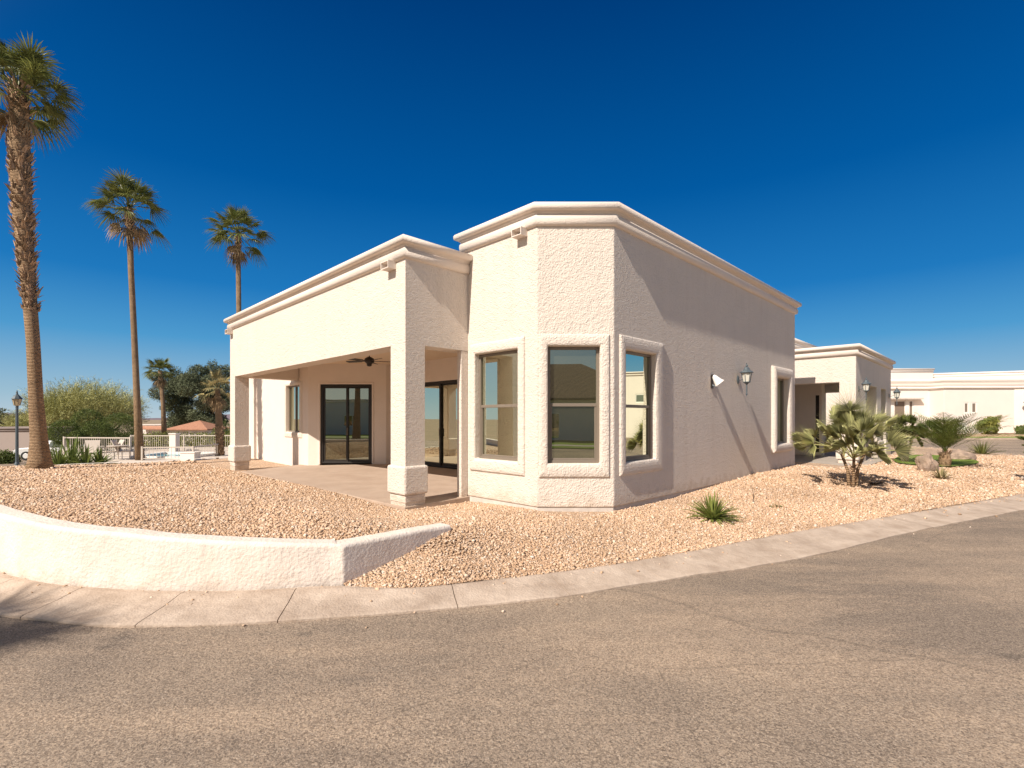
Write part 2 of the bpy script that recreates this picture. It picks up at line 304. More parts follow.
def sheet(name, poly, zf, material, step, holes=None, kind='structure', rand=0):
    poly = [tuple(map(float,p)) for p in poly]; P = np.array(poly); x0,y0 = P.min(0); x1,y1 = P.max(0)
    gx, gy = np.meshgrid(np.arange(x0,x1,step), np.arange(y0,y1,step)); pts = np.c_[gx.ravel(), gy.ravel()] + RNG.uniform(-.2,.2,(gx.size,2))*step
    pts = pts[inside(pts, P)]; vs = [Vector(p) for p in poly] + [Vector(p) for p in pts]
    r = delaunay_2d_cdt(vs, [], [list(range(len(poly)))], 1, 1e-5); co = np.array([tuple(v) for v in r[0]])
    z = zf(co[:,0], co[:,1]); me = bpy.data.meshes.new(name); me.from_pydata(np.c_[co, z].tolist(), [], [tuple(f) for f in r[2]]); me.materials.append(material)
    bm = bmesh.new(); bm.from_mesh(me)
    for f in bm.faces:
        f.smooth = True
        if f.normal.z < 0: f.normal_flip()
    bm.to_mesh(me); bm.free(); o = bpy.data.objects.new(name, me); COL.objects.link(o); return tag(o, kind=kind)
def inside(pts, P):
    x, y = pts[:,0], pts[:,1]; c = np.zeros(len(pts), bool); n = len(P)
    for i in range(n):
        x1,y1 = P[i]; x2,y2 = P[(i+1)%n]; cond = ((y1>y) != (y2>y)); xs = (x2-x1)*(y-y1)/(y2-y1+1e-12)+x1; c ^= cond & (x < xs)
    return c
# ground to the horizon, finer near by
mb = MB(); xs = [-6000,-2500,-1000,-400,-200]+list(range(-120,121,6))+[200,400,1000,2500,6000]
ys = [-3000,-800,-200,-100,-60]+list(range(-40,121,6))+[200,400,1000,2500,6000]
nx = len(xs); mb.add([(x,y,zG(x,y) - (2.0 if (y<17 and math.hypot(x,y)<60 and x > -60) else 0)) for y in ys for x in xs], [(j*nx+i,j*nx+i+1,(j+1)*nx+i+1,(j+1)*nx+i) for j in range(len(ys)-1) for i in range(nx-1)])
tag(mb.build('ground', DIRT, smooth=True), kind='structure')
mid = kout*.6+kin*.4
road_poly = [tuple(p) for p in kout[::3] + (kin[::3]-kout[::3])*.3] + [(23.3,44),(95,44),(95,-14),(40,-14.0),(-75,-14.0),(-75,-2),(-50,9)]
sheet('road', road_poly, lambda x,y: vroad(x,y)-.004+ 0*x, ASPH, 1.6)
# gravel bed, cut round the retaining wall
def offset(c, d):
    t = np.gradient(c, axis=0); t /= np.linalg.norm(t,axis=1)[:,None]; return c + np.c_[-t[:,1], t[:,0]]*d
wout = catmull(WALL_OUT, .15); win = offset(wout, .27)
wn = np.array([-WD[1], WD[0]]); wn = wn if wn@(np.array([1.,0])) < 0 else -wn        # towards the planted side
wi_end = WEND + wn*.26
kr = (kout+(kin-kout)*.97); start = int(np.argmin(np.linalg.norm(kin - WCOR, axis=1)))
ledge = [(-27,13.2),(-21,14.2),(-16.7,16.2),(-15.4,17.75),(-13.4,18.9),(-11.95,21.2),(-11.0,24),(-10.5,30)]
gp = [tuple(p) for p in win[6:-1:2]*.5+wout[6:-1:2]*.5]
corner_in = (WCOR + wn*.11); gp[-1] = tuple(gp[-1]); gp.append(tuple(corner_in+np.array([-.12,.05]))); gp.append(tuple(WEND+wn*.11)); gp.append(tuple(WEND+wn*.08+np.array([.02,0]))); gp.append(tuple(WCOR+wn*.05+np.array([.03,-.02])))
gp += [tuple(p) for p in kr[start+1::3]] + [(22.9,32),(-10.5,30)] + [p for p in ledge[::-1][1:]]
gp = [p for p in gp if True]
GPOLY = np.array(gp)
grav = sheet('gravel_bed', gp, zgrav, GRAV, .42)
# loose stones on the bed (nobody could count them)
LAWNPX = [at(x,y,z=-.1) for x,y in ((893,461),(899,464.5),(925,466.5),(952,467),(976,464),(977,461.5),(962,459),(940,456.5),(905,456.5))]
def stones():
    N0 = 1500000; X = RNG.uniform(-17,22.5,N0); Y = RNG.uniform(5,22,N0); D = np.hypot(X,Y)
    a = (X+Y)/R2; b = (Y-X)/R2; keep = inside(np.c_[X,Y], GPOLY) & (np.abs(X) < Y*1.12+.5)
    keep &= ~((a>6.5)&(b>4.93)&(a<27)) & ~((a>4.9)&(b>7.7)&(a<9)) & ~((a>7.2)&(b>6))
    keep &= ~((a>17.9)&(b>3.7)&(a<28)) & ~inside(np.c_[X,Y], np.array([(p.x,p.y) for p in LAWNPX]))
    keep &= RNG.uniform(0,1,N0) < np.clip((9.0/D)**2.1, .10, 1)
    X, Y, D = X[keep], Y[keep], D[keep]; Z = zgrav(X,Y)
    j = RNG.integers(0, len(kout)-1, 700); f = np.clip(RNG.exponential(.16,700),0,1); e = RNG.normal(0,.03,(700,2)); P = kin[j]+(kout[j]-kin[j])*f[:,None]+e; P = np.r_[P, kout[j[:40]]+(kout[j[:40]]-kin[j[:40]])*RNG.exponential(.3,(40,1))]     # strays on kerb and road
    ok = (np.abs(P[:,0]) < P[:,1]*1.2); P = P[ok]; ff = np.r_[f, np.full(40,1.4)][ok]; zr_ = vroad(P[:,0],P[:,1]); X = np.r_[X,P[:,0]]; Y = np.r_[Y,P[:,1]]; D = np.hypot(X,Y); Z = np.r_[Z, zr_+.088*np.clip(1-ff,0,1)**.8]; n = len(X)
    size = np.clip(RNG.lognormal(-4.27,.34,n),.006,.034)*np.clip(D/9.5,1,2.4)**.8
    base = np.array([(1,0,0),(0,1,0),(-1,0,0),(0,-1,0),(0,0,1),(0,0,-1)], float)[None]*np.ones((n,1,1)); base += RNG.uniform(-.32,.32,(n,6,3))
    base *= np.c_[RNG.uniform(.75,1.3,n), RNG.uniform(.7,1.05,n), RNG.uniform(.45,.8,n)][:,None,:]
    th = RNG.uniform(0,2*math.pi,n); c, s = np.cos(th)[:,None], np.sin(th)[:,None]; ph = RNG.normal(0,.45,n); c2, s2 = np.cos(ph)[:,None], np.sin(ph)[:,None]
    x, y, z = base[...,0], base[...,1], base[...,2]; x, z = x*c2 - z*s2, x*s2 + z*c2; x, y = x*c - y*s, x*s + y*c
    co = np.stack([x,y,z],-1)*size[:,None,None] + np.stack([X,Y,Z+size*.30],-1)[:,None,:]
    f = np.array([(0,1,4),(1,2,4),(2,3,4),(3,0,4),(1,0,5),(2,1,5),(3,2,5),(0,3,5)]); F = (f[None]+6*np.arange(n)[:,None,None]).reshape(-1)
    me = bpy.data.meshes.new('gravel_stones'); me.vertices.add(n*6); me.vertices.foreach_set('co', co.reshape(-1)); me.loops.add(len(F)); me.loops.foreach_set('vertex_index', F.astype(np.int32))
    me.polygons.add(len(F)//3); me.polygons.foreach_set('loop_start', np.arange(0,len(F),3,dtype=np.int32)); me.update(calc_edges=True); me.materials.append(STONE)
    o = bpy.data.objects.new('gravel_stones', me); COL.objects.link(o); tag(o, 'loose tan landscape gravel covering the yard around the house', 'gravel', kind='stuff'); print('stones', n)
stones()
# retaining wall: curved run plus the short straight return
mb = MB(); 
path_o = list(wout[:-1]) + [WCOR]; path_i = list(win[:-1]) + [WCOR + wn*.26 + np.array([-.09,-.02])]
path_o.append(WCOR*.5+WEND*.5); path_i.append((WCOR+WEND)*.5+wn*.26); path_o.append(WEND); path_i.append(WEND+wn*.26)
po = [path_o[0]]; pi_ = [path_i[0]]
for a_, b_, c_, d_ in zip(path_o[:-1], path_o[1:], path_i[:-1], path_i[1:]):
    n = max(1, int(np.linalg.norm(b_-a_)/.12))
    for k in range(1,n+1): po.append(a_+(b_-a_)*k/n); pi_.append(c_+(d_-c_)*k/n)
sc = []
for o, n in zip(po, pi_):
    o = np.array(o); n = np.array(n); 
    zt = float(np.interp(o[0], [-9,-6.09,-4.22,-2.69,-1.85,-.8], [.42,.363,.268,.178,.122,.095])); w = noise.noise(Vector((o[0]*2,o[1]*2,0)))*.008; zt += w
    di = (n-o)
    sc.append([(*o,-.55),(*(o+di*.0),zt-.30),(*(o+di*.03),zt-.03),(*(o+di*.12),zt),(*(o+di*.88),zt),(*(o+di*.97),zt-.03),(*n,-.55)])
vs = [p for s_ in sc for p in s_]; m_ = 7; fs = []
for a in range(len(sc)-1):
    for b in range(m_): fs.append((a*m_+b,a*m_+(b+1)%m_,(a+1)*m_+(b+1)%m_,(a+1)*m_+b))
fs += [tuple(range(m_)), tuple(range((len(sc)-1)*m_, len(sc)*m_))[::-1]]; mb.add(vs, fs)
rw = mb.build('retaining_wall', STUCCO_R, bevel=.02)
tag(rw, 'low curved white stucco retaining wall with a short straight return, holding the gravel above the kerb', 'wall')
# ledge between gravel and pool deck
mb = MB(); lc = catmull(ledge, .5); li = offset(lc, .22)
for k in range(len(lc)-1):
    z0 = -.10; mb.add([(*lc[k],-.7),(*li[k],-.7),(*li[k+1],-.7),(*lc[k+1],-.7),(*lc[k],z0),(*li[k],z0),(*li[k+1],z0),(*lc[k+1],z0)],[(3,2,1,0),(4,5,6,7),(0,1,5,4),(2,3,7,6)])
tag(mb.build('garden_wall', STUCCO_R), 'thin pale concrete edging wall between the gravel and the pool deck', 'wall')

# ---------------------------------------------------------------- HOUSE
HO = (11.5, 9.5, 0)
house = thing('house', 'white stucco flat-roofed house with angled window bay and covered patio, nearest to the street', 'house', ab(*HO[:2], 0), R(45))
def wallrun(path, z0, z1, holes, th, closed=False):
    """path with the outside on its right; holes (segment, s0, s1, z0, z1)"""
    P = [np.array(p,float) for p in path]; n = len(P); nseg = n if closed else n-1
    nor = []
    for i in range(nseg): d = P[(i+1)%n]-P[i]; d /= np.linalg.norm(d); nor.append(np.array([d[1],-d[0]]))
    st = []
    for i in range(nseg):
        L_ = np.linalg.norm(P[(i+1)%n]-P[i]); cuts = {0.0}
        for h in holes:
            if h[0]==i: cuts |= {min(max(h[1],0),L_), min(max(h[2],0),L_)}
        for c in sorted(cuts):
            if c >= L_-1e-6: continue
            o = P[i]+(P[(i+1)%n]-P[i])*c/L_
            if c == 0:
                if closed or i>0: a,b = nor[i-1],nor[i]; m = (a+b)/(1+a@b)
                else: m = nor[i]
            else: m = nor[i]
            st.append((i,c,L_,o,o-m*th))
    if not closed: st.append((nseg-1, None, 0, P[-1], P[-1]-nor[-1]*th))
    zs = sorted({z0,z1} | {z for h in holes for z in h[3:5] if z0<z<z1}); ns = len(st); nz = len(zs); ncell = ns if closed else ns-1
    def solid(c, r):
        if not (0<=r<nz-1): return False
        if closed: c %= ncell
        elif not (0<=c<ncell): return False
        i, s = st[c][0], st[c][1]; nx_ = st[(c+1)%ns]; e = nx_[1] if (nx_[0]==i and nx_[1] is not None and nx_[1]>s) else st[c][2]; ms = (s+e)/2; mz = (zs[r]+zs[r+1])/2
        return not any(h[0]==i and h[1]<ms<h[2] and h[3]<mz<h[4] for h in holes)
    mb = MB(); vs = []
    for s_ in st:
        for z in zs: vs.append((*s_[3],z)); vs.append((*s_[4],z))
    V = lambda c,r,k: ((c%ns)*nz+r)*2+k; fs = []
    for c in range(ncell):
        for r in range(nz-1):
            if not solid(c,r): continue
            fs.append((V(c,r,0),V(c+1,r,0),V(c+1,r+1,0),V(c,r+1,0))); fs.append((V(c,r,1),V(c,r+1,1),V(c+1,r+1,1),V(c+1,r,1)))
            if not solid(c,r-1): fs.append((V(c,r,0),V(c,r,1),V(c+1,r,1),V(c+1,r,0)))
            if not solid(c,r+1): fs.append((V(c,r+1,0),V(c+1,r+1,0),V(c+1,r+1,1),V(c,r+1,1)))
            if not solid(c-1,r): fs.append((V(c,r,0),V(c,r+1,0),V(c,r+1,1),V(c,r,1)))
            if not solid(c+1,r): fs.append((V(c+1,r,0),V(c+1,r,1),V(c+1,r+1,1),V(c+1,r+1,0)))
    mb.add(vs, fs); used = sorted({i for f in fs for i in f}); rem = {o:k for k,o in enumerate(used)}
    mb.v = [mb.v[i] for i in used]; mb.f = [tuple(rem[i] for i in f) for f in fs]; return mb
def sweep(path, prof, closed=False):
    """profile of (outwards, z) swept with mitred corners"""
    P = [np.array(p,float) for p in path]; n = len(P); nseg = n if closed else n-1; nor = []
    for i in range(nseg): d = P[(i+1)%n]-P[i]; d /= np.linalg.norm(d); nor.append(np.array([d[1],-d[0]]))
    secs = []
    for i in range(n):
        if closed or 0<i<n-1: a,b = nor[i-1],nor[i%nseg]; m = (a+b)/(1+a@b)
        elif i==0: m = nor[0]
        else: m = nor[-1]
        secs.append([(*(P[i]+m*o),z) for o,z in prof])
    mb = MB(); k = len(prof); vs = [p for s_ in secs for p in s_]; fs = []
    for i in range(nseg):
        for j in range(k): fs.append((i*k+j, ((i+1)%n)*k+j, ((i+1)%n)*k+(j+1)%k, i*k+(j+1)%k))
    if not closed: fs += [tuple(range(k)), tuple(range((n-1)*k,n*k))[::-1]]
    mb.add(vs, fs); return mb
def cornice(z, s=1.0):     # rounded cap, step, lower roll; top at z
    p = [(-.30,z),(.115,z),(.14,z-.012),(.157,z-.04),(.157,z-.09),(.145,z-.12),(.115,z-.135),(.078,z-.138),(.075,z-.165),(.05,z-.17),(.048,z-.20),(.058,z-.205),(.07,z-.225),(.074,z-.27),(.07,z-.32),(.055,z-.36),(.03,z-.375),(.004,z-.38),(-.30,z-.38)]
    return [(o*s if o>0 else o, q) for o,q in p]
off = HO
# main high block with the angled bay
ZT = 5.26
mainp = [(6.473,7.85),(6.473,5.853),(7.428,4.898),(17.85,4.898),(17.85,7.85)]
mh = [(0,.366,1.547,.72,2.78),(1,.189,1.105,.72,2.78),(2,.336,1.427,.72,2.76),(2,8.37,9.55,.76,2.74)]
wallrun(mainp, -.05, ZT-.37, mh, .22, True).build('wall', STUCCO, house, off=off, bevel=.028)
sweep(mainp, cornice(ZT), True).build('cornice', STUCCO_S, house, smooth=True, off=off)
mb = MB(); mb.prism([(6.6,7.7),(6.6,5.95),(7.5,5.05),(17.7,5.05),(17.7,7.7)], ZT-.5, ZT-.3); mb.build('roof', FOOT, house, off=off)
sweep(mainp, [(-.2,-.05),(-.022,-.052),(-.02,-.35),(-.2,-.35)], True).build('footing', FOOT, house, off=off)
# covered patio: portico of one stucco shell on columns
por = [(7.06,18.1),(5.0,18.1),(5.0,7.73),(6.47,7.73)]
ph = [(0,-.1,1.62,-1,2.87),(1,.50,9.87,-1,2.87),(2,.425,1.60,-1,2.87)]
wallrun(por, -.30, 4.42, ph, .42).build('wall', STUCCO, house, off=off, bevel=.03)
mb = MB(); mb.box(6.30,6.468,7.735,7.87,-.3,2.868); mb.build('pilaster', STUCCO, house, off=off, bevel=.015)
sweep([(9.2,18.1),(5.0,18.1),(5.0,7.73),(6.46,7.73)], cornice(4.79)).build('cornice', STUCCO_S, house, smooth=True, off=off)
def column_base(a0,a1,b0,b1):
    mb = MB(); mb.box(a0-.055,a1+.055,b0-.055,b1+.055,.11,.64); mb.build('column_base', STUCCO, house, off=off, bevel=.045, seg=3)
    mb = MB(); mb.box(a0-.012,a1+.012,b0-.012,b1+.012,-.035,.108); mb.build('column_foot', STUCCO, house, off=off, bevel=.02)
    mb = MB(); mb.box(a0+.01,a1-.01,b0+.01,b1-.01,-.35,-.037); mb.build('footing', FOOT, house, off=off)
column_base(5.0,5.42,7.73,8.23); column_base(5.0,5.42,17.6,18.1)
CEIL = mat('patio_ceiling', (.74,.60,.46), .9, .1, bump=[(30,.01,'n')])  # warm bounce light is put into this ceiling colour
mb = MB(); mb.prism([(5.3,7.95),(9.5,7.95),(9.5,15.2),(9.0,15.4),(7.2,17.1),(7.2,17.9),(5.3,17.9)], 3.38, 3.5); mb.build('ceiling', CEIL, house, off=off)
mb = MB(); mb.prism([(5.3,7.95),(9.5,7.95),(9.5,18.0),(5.3,18.0)], 4.30, 4.40); mb.build('roof', FOOT, house, off=off)
# patio slab falls a little to the front
def zs(a,b): return -.021*(9.4-a) - .004*(b-8)
sp = [(4.97,7.7),(6.5,7.7),(6.5,7.86),(9.38,7.86),(9.38,15.05),(8.98,15.05),(7.09,16.92),(7.07,17.5),(4.97,16.9)]
mb = MB(); n = len(sp); mb.add([(a,b,zs(a,b)-.16) for a,b in sp]+[(a,b,zs(a,b)) for a,b in sp],[tuple(range(n))[::-1],tuple(range(n,2*n))]+[(i,(i+1)%n,(i+1)%n+n,i+n) for i in range(n)])
mb.build('patio_slab', CONC, house, off=off, bevel=.012)
# recessed house body behind the patio
body = [(7.08,25),(7.08,22.4),(7.2,22.4),(7.2,21.2),(7.08,21.2),(7.08,16.94),(8.98,15.07),(9.4,15.07),(9.4,7.80),(17.7,7.80),(17.7,25)]
bh = [(4,2.36,3.59,1.03,2.71),(5,.42,2.18,-1,2.69),(7,.87,3.87,-1,2.69)]
wallrun(body, -.30, 4.3, bh, .2, True).build('wall', STUCCO_S, house, off=off, bevel=.015)
mb = MB(); mb.prism([(7.2,24.9),(7.2,17),(9.1,15.2),(9.5,15.2),(9.5,7.9),(17.6,7.9),(17.6,24.9)], 4.18, 4.28); mb.build('roof', FOOT, house, off=off)
# ---- windows and doors
def fr2(o, d):
    """frame on a wall: origin o, direction d along it; returns map (s, out, z) -> (a,b,z)"""
    o = np.array(o,float); d = np.array(d,float); d /= np.linalg.norm(d); n = np.array([d[1],-d[0]])
    return lambda s,t,z: (*(o+d*s+n*t), z)
def fbox(mb, F, s0,s1,t0,t1,z0,z1):
    mb.add([F(s0,t0,z0),F(s1,t0,z0),F(s1,t1,z0),F(s0,t1,z0),F(s0,t0,z1),F(s1,t0,z1),F(s1,t1,z1),F(s0,t1,z1)],[(3,2,1,0),(4,5,6,7),(0,1,5,4),(1,2,6,5),(2,3,7,6),(3,0,4,7)])
def ring(F, s0,s1,z0,z1, outs, mat_, name, parent, offs, bev):
    """rounded ring trim; outs = (left, right, bottom, top widths, proud)"""
    l,r,b,t,pr = outs; q = [(s0,z0,-l,-b),(s1,z0,r,-b),(s1,z1,r,t),(s0,z1,-l,t)]; prof = [(0,-.02),(0,pr*.45),(.07,pr*.8),(.22,pr*.98),(.45,pr*1.02),(.7,pr*.95),(.88,pr*.75),(.98,pr*.4),(1,-.02)]
    mb = MB(); k = len(prof); vs = []; fs = []
    for s,z,ds,dz in q:
        for u,h in prof: vs.append(F(s+ds*u,h,z+dz*u))
    for i in range(4):
        for j in range(k): fs.append((i*k+j,((i+1)%4)*k+j,((i+1)%4)*k+(j+1)%k,i*k+(j+1)%k))
    mb.add(vs, fs); return mb.build(name, mat_, parent, off=offs, bevel=bev)
def window(F, s0,s1,z0,z1, trim=None, offs=off, parent=house, hung=True, vert=None, fm=BRONZE, depth=.11, fw=.05, pm=None):
    mb = MB(); e = .002
    for a,b,c,d in ((s0+e,s0+fw,z0+e,z1-e),(s1-fw,s1-e,z0+e,z1-e),(s0+fw,s1-fw,z0+e,z0+fw),(s0+fw,s1-fw,z1-fw,z1-e)): fbox(mb,F,a,b,-depth-.05,-depth+.03,c,d)
    w = mb.build('window', fm, parent, off=offs, bevel=.004)
    if hung:
        zm = (z0+z1)/2; mb = MB(); fbox(mb,F,s0+fw,s1-fw,-depth-.03,-depth+.022,zm-.028,zm+.028)
        fbox(mb,F,s0+fw,s0+fw+.03,-depth-.03,-depth+.015,z0+fw,zm-.028); fbox(mb,F,s1-fw-.03,s1-fw,-depth-.03,-depth+.015,z0+fw,zm-.028); fbox(mb,F,s0+fw+.03,s1-fw-.03,-depth-.03,-depth+.015,z0+fw,z0+fw+.035)
        mb.build('sash', fm, w, off=offs, bevel=.004)
    if vert:
        mb = MB()
        for v in vert: fbox(mb,F,v-.03,v+.03,-depth-.03,-depth+.022,z0+fw,z1-fw)
        mb.build('mullion', fm, w, off=offs, bevel=.004)
    mb = MB(); zz = [(z0+fw,z1-fw)] if not hung else [(z0+fw,(z0+z1)/2-.028),((z0+z1)/2+.028,z1-fw)]
    for k,(c,d) in enumerate(zz): fbox(mb,F,s0+fw,s1-fw,-depth-.022,-depth-(.012 if k==0 else .004),c,d)
    mb.build('pane', pm or GLASS, w, off=offs, fix=False)
    if trim: ring(F,s0,s1,z0,z1,trim,STUCCO,'window_trim',parent,offs,.01)
    return w
Fbl = fr2((6.473,7.85),(0,-1)); Fbc = fr2((6.473,5.853),(1,-1)); Fr = fr2((7.428,4.898),(1,0))
window(Fbl,.366,1.547,.72,2.78,(.17,.165,.25,.21,.048)); window(Fbc,.189,1.105,.72,2.78,(.16,.17,.25,.21,.048)); window(Fr,.336,1.427,.72,2.76,(.17,.30,.24,.25,.048))
window(Fr,8.37,9.55,.76,2.74,(.22,.40,.26,.32,.12), hung=False, vert=[8.85])
Fw = fr2((7.08,21.2),(0,-1)); window(Fw,2.36,3.59,1.03,2.71,(.12,.2,.2,.12,.04), hung=False, vert=[2.98])
def slider(F, s0,s1,z0,z1,cut):
    mb = MB(); fw=.075
    for a,b,c,d in ((s0,s0+fw,z0,z1),(s1-fw,s1,z0,z1),(s0+fw,s1-fw,z0,z0+.05),(s0+fw,s1-fw,z1-fw,z1)): fbox(mb,F,a,b,-.16,-.03,c,d)
    w = mb.build('sliding_door', BRONZE_D, house, off=off, bevel=.005); mb = MB()
    for a,b,t in ((s0+fw,cut+.04,-.08),(cut-.04,s1-fw,-.125)):
        for p,q,c,d in ((a,a+.07,z0+.05,z1-fw),(b-.07,b,z0+.05,z1-fw),(a+.07,b-.07,z0+.05,z0+.13),(a+.07,b-.07,z1-fw-.06,z1-fw)): fbox(mb,F,p,q,t-.018,t+.018,c,d)
    mb.build('sash', BRONZE_D, w, off=off); mb = MB()
    for a,b,t in ((s0+fw+.07,cut-.03,-.08),(cut+.03,s1-fw-.07,-.125)): fbox(mb,F,a,b,t-.004,t+.004,z0+.13,z1-fw-.06)
    mb.build('pane', GLASS, w, off=off, fix=False); mb = MB(); fbox(mb,F,cut+.005,cut+.025,-.06,-.02,.95,1.2); mb.build('handle', BRONZE, w, off=off)
slider(fr2((7.08,16.94),(1.9,-1.87)),.423,2.177,-.02,2.688,1.31); slider(fr2((9.4,15.07),(0,-1)),.873,3.867,-.02,2.688,2.39)
ring(fr2((7.08,16.94),(1.9,-1.87)),.42,2.18,-.05,2.69,(.07,.07,0.0,.07,.025),STUCCO_S,'door_trim',house,off,.004)
# scuppers
def scupper(F, s, z, w=.20):
    mb = MB(); fbox(mb,F,s-w/2,s-w/2+.015,-.02,.17,z-.07,z+.07); fbox(mb,F,s+w/2-.015,s+w/2,-.02,.17,z-.07,z+.07); fbox(mb,F,s-w/2+.015,s+w/2-.015,-.02,.17,z-.07,z-.055); fbox(mb,F,s-w/2+.015,s+w/2-.015,-.02,.17,z+.055,z+.07)
    o = mb.build('scupper', STUCCO_S, house, off=off); mb = MB(); fbox(mb,F,s-w/2+.016,s+w/2-.016,-.02,.01,z-.054,z+.054); mb.build('outlet', mat('scupper_dark',(.12,.11,.09),.8), o, off=off)
Ff = fr2((5.0,18.1),(0,-1)); scupper(Ff,9.93,4.35,.26); scupper(Ff,.18,4.33,.26)
scupper(fr2((6.473,7.85),(0,-1)), 1.65, 4.83, .24)
# entry porch further along the same house
pp = [(20.46,8.2),(20.46,3.72),(27.6,3.72),(27.6,8.2)]
hp = [(0,.6,3.98,-1,2.78),(1,1.69,3.84,-1,2.75),(1,4.74,5.94,-1,2.75),(2,.5,2.5,-1,2.75)]
wallrun(pp, -.25, 3.72, hp, .42).build('wall', STUCCO, house, off=off, bevel=.03)
sweep(pp, cornice(4.08)).build('cornice', STUCCO_S, house, smooth=True, off=off)
for a0,a1,b0,b1 in ((20.46,20.88,3.72,4.22),(24.30,25.2,3.72,4.14)):
    mb = MB(); mb.box(a0-.09,a1+.09,b0-.09,b1+.09,.08,.62); mb.build('column_base', STUCCO, house, off=off, bevel=.04)
    mb = MB(); mb.box(a0-.035,a1+.035,b0-.035,b1+.035,-.3,.078); mb.build('column_foot', STUCCO, house, off=off, bevel=.02)
mb = MB(); mb.box(20.6,27.4,3.9,8.2,3.1,3.2); mb.build('ceiling', CEIL, house, off=off)
mb = MB(); mb.box(20.6,27.4,3.9,8.2,3.78,3.86); mb.build('roof', FOOT, house, off=off)
wallrun([(23.9,8.4),(23.9,5.55),(24.4,5.55)], -.25, 3.1, [(0,2.62,2.76,.1,2.5)], .2).build('wall', STUCCO_S, house, off=off)
mb = MB(); mb.box(23.93,23.97,5.62,5.80,.1,2.5); w=mb.build('window', BRONZE_D, house, off=off)
mb = MB(); mb.box(21.4,25.9,6.2,12,3.0,4.66); mb.build('wall', STUCCO_S, house, off=off)
sweep([(21.4,12),(21.4,6.2),(25.9,6.2),(25.9,12)], cornice(4.78,.6)).build('cornice', STUCCO_S, house, smooth=True, off=off)
mb = MB(); mb.box(17.86,24.2,8.3,16,-.3,4.0); mb.build('wall', STUCCO_S, house, off=off)
mb = MB(); mb.box(18.6,19.6,8.24,8.298,-.05,2.4); mb.build('entry_door', BRONZE_D, house, off=off)
mb = MB(); mb.prism([tuple(ab(a,b))[:2] for a,b in ((17.9,8.3),(17.9,4.5),(20.4,3.3),(23.8,3.3),(27,3.9),(27,5.5),(24,8.3))], -.3, -.035)
tag(mb.build('path', PATHM), kind='structure')
# ---- wall lights, fan
def lantern(name, label, F, s, z, out=.26, k=1.0, group='carriage lanterns on the white walls'):
    p = F(s,0,z); nn = np.array(F(0,1,0))-np.array(F(0,0,0)); t = thing(name, label, 'lantern', ab(p[0],p[1],z), R(45)+math.atan2(nn[1],nn[0]), group)
    # local x points away from the wall
    mb = MB(); mb.lathe([(.001,-.008),(.055,-.008),(.06,.0),(.045,.012),(.001,.014)], n=14)
    mb.v = [(v[2]+.008, v[0], v[1]*1.6) for v in mb.v]; mb.v = [(x*k,y*k,q*k) for x,y,q in mb.v]; mb.build('wall_plate', GREY, t)
    mb = MB(); mb.tube([(.0,0,-.02),(.08,0,-.01),(.16*k,0,.03),(out,0,.0)],[.012,.011,.011,.011],8); mb.build('arm', GREY, t, smooth=True)
    c = (out,0,0); S = lambda pr: [(r*k,h*k) for r,h in pr]
    mb = MB(); mb.lathe(S([(.002,.36),(.012,.345),(.006,.32),(.024,.30),(.028,.285),(.012,.27),(.04,.255),(.055,.235),(.06,.21),(.10,.175),(.125,.16),(.135,.145),(.13,.135),(.02,.13)]), c, 8); mb.build('roof_cap', GREY, t)
    mb = MB(); mb.lathe(S([(.02,.13),(.098,.13),(.066,-.05),(.02,-.05)]), c, 6); mb.build('glass', FROST, t)
    mb = MB()
    for i in range(6):
        a = 2*math.pi*(i+.5)/6; mb.tube([(c[0]+.101*k*math.cos(a),.101*k*math.sin(a),.132*k),(c[0]+.068*k*math.cos(a),.068*k*math.sin(a),-.052*k)],[.007*k]*2,5)
    mb.lathe(S([(.02,-.05),(.072,-.05),(.074,-.062),(.045,-.08),(.025,-.10),(.014,-.12),(.013,-.30),(.02,-.31),(.014,-.33),(.002,-.36)]), c, 8)
    mb.build('frame', GREY, t); return t
lantern('wall_lantern','grey carriage lantern on the long shaded house wall, beside the tall window', Fr, 5.62, 2.50, .22, 1.18)
Fpo = fr2((20.46,3.72),(1,0))
lantern('wall_lantern','grey lantern on the near corner of the entry porch above the palm', Fpo, .40, 2.55, .22, 1.15)
lantern('wall_lantern','grey lantern on the far corner of the entry porch', Fpo, 6.6, 2.50, .28, 1.15)
p = Fr(4.05,0,2.38); t = thing('spotlight','small white cone spotlight on the long shaded house wall','light',ab(p[0],p[1],2.38),R(45))
mb = MB(); mb.box(-.06,.06,-.02,-.0,-.17,.12); mb.build('wall_plate', BLACK, t)
mb = MB(); mb.tube([(0,-.02,-.09),(0,-.09,-.13),(0,-.12,-.03)],[.02,.02,.02],8); mb.build('arm', GREY, t)
mb = MB(); mb.tube([(-.02,-.03,.115),(.0,-.06,.10),(.03,-.14,-.02),(.045,-.17,-.06)],[.045,.055,.098,.125],16); mb.build('shade', WHITE, t, smooth=False)
mb = MB(); mb.tube([(-.025,-.02,.15),(-.012,-.035,.108)],[.04,.045],12); mb.build('cap', BLACK, t)
p = ab(6.53*1.04-.2,11.9,3.02); t = thing('ceiling_fan','dark bronze ceiling fan hanging under the covered patio','fan',(p.x,p.y,3.38))
fz = -.36
mb = MB(); mb.tube([(0,0,0),(0,0,-.05)],[.07,.04],14); mb.tube([(0,0,-.05),(0,0,-.24)],[.014,.014],8); mb.build('downrod', BLACK, t)
mb = MB(); mb.lathe([(.02,.12),(.05,.11),(.115,.07),(.13,.03),(.125,-.02),(.09,-.05),(.06,-.08),(.07,-.10),(.05,-.13),(.01,-.14)],(0,0,fz),18); mb.build('motor', BLACK, t, smooth=True)
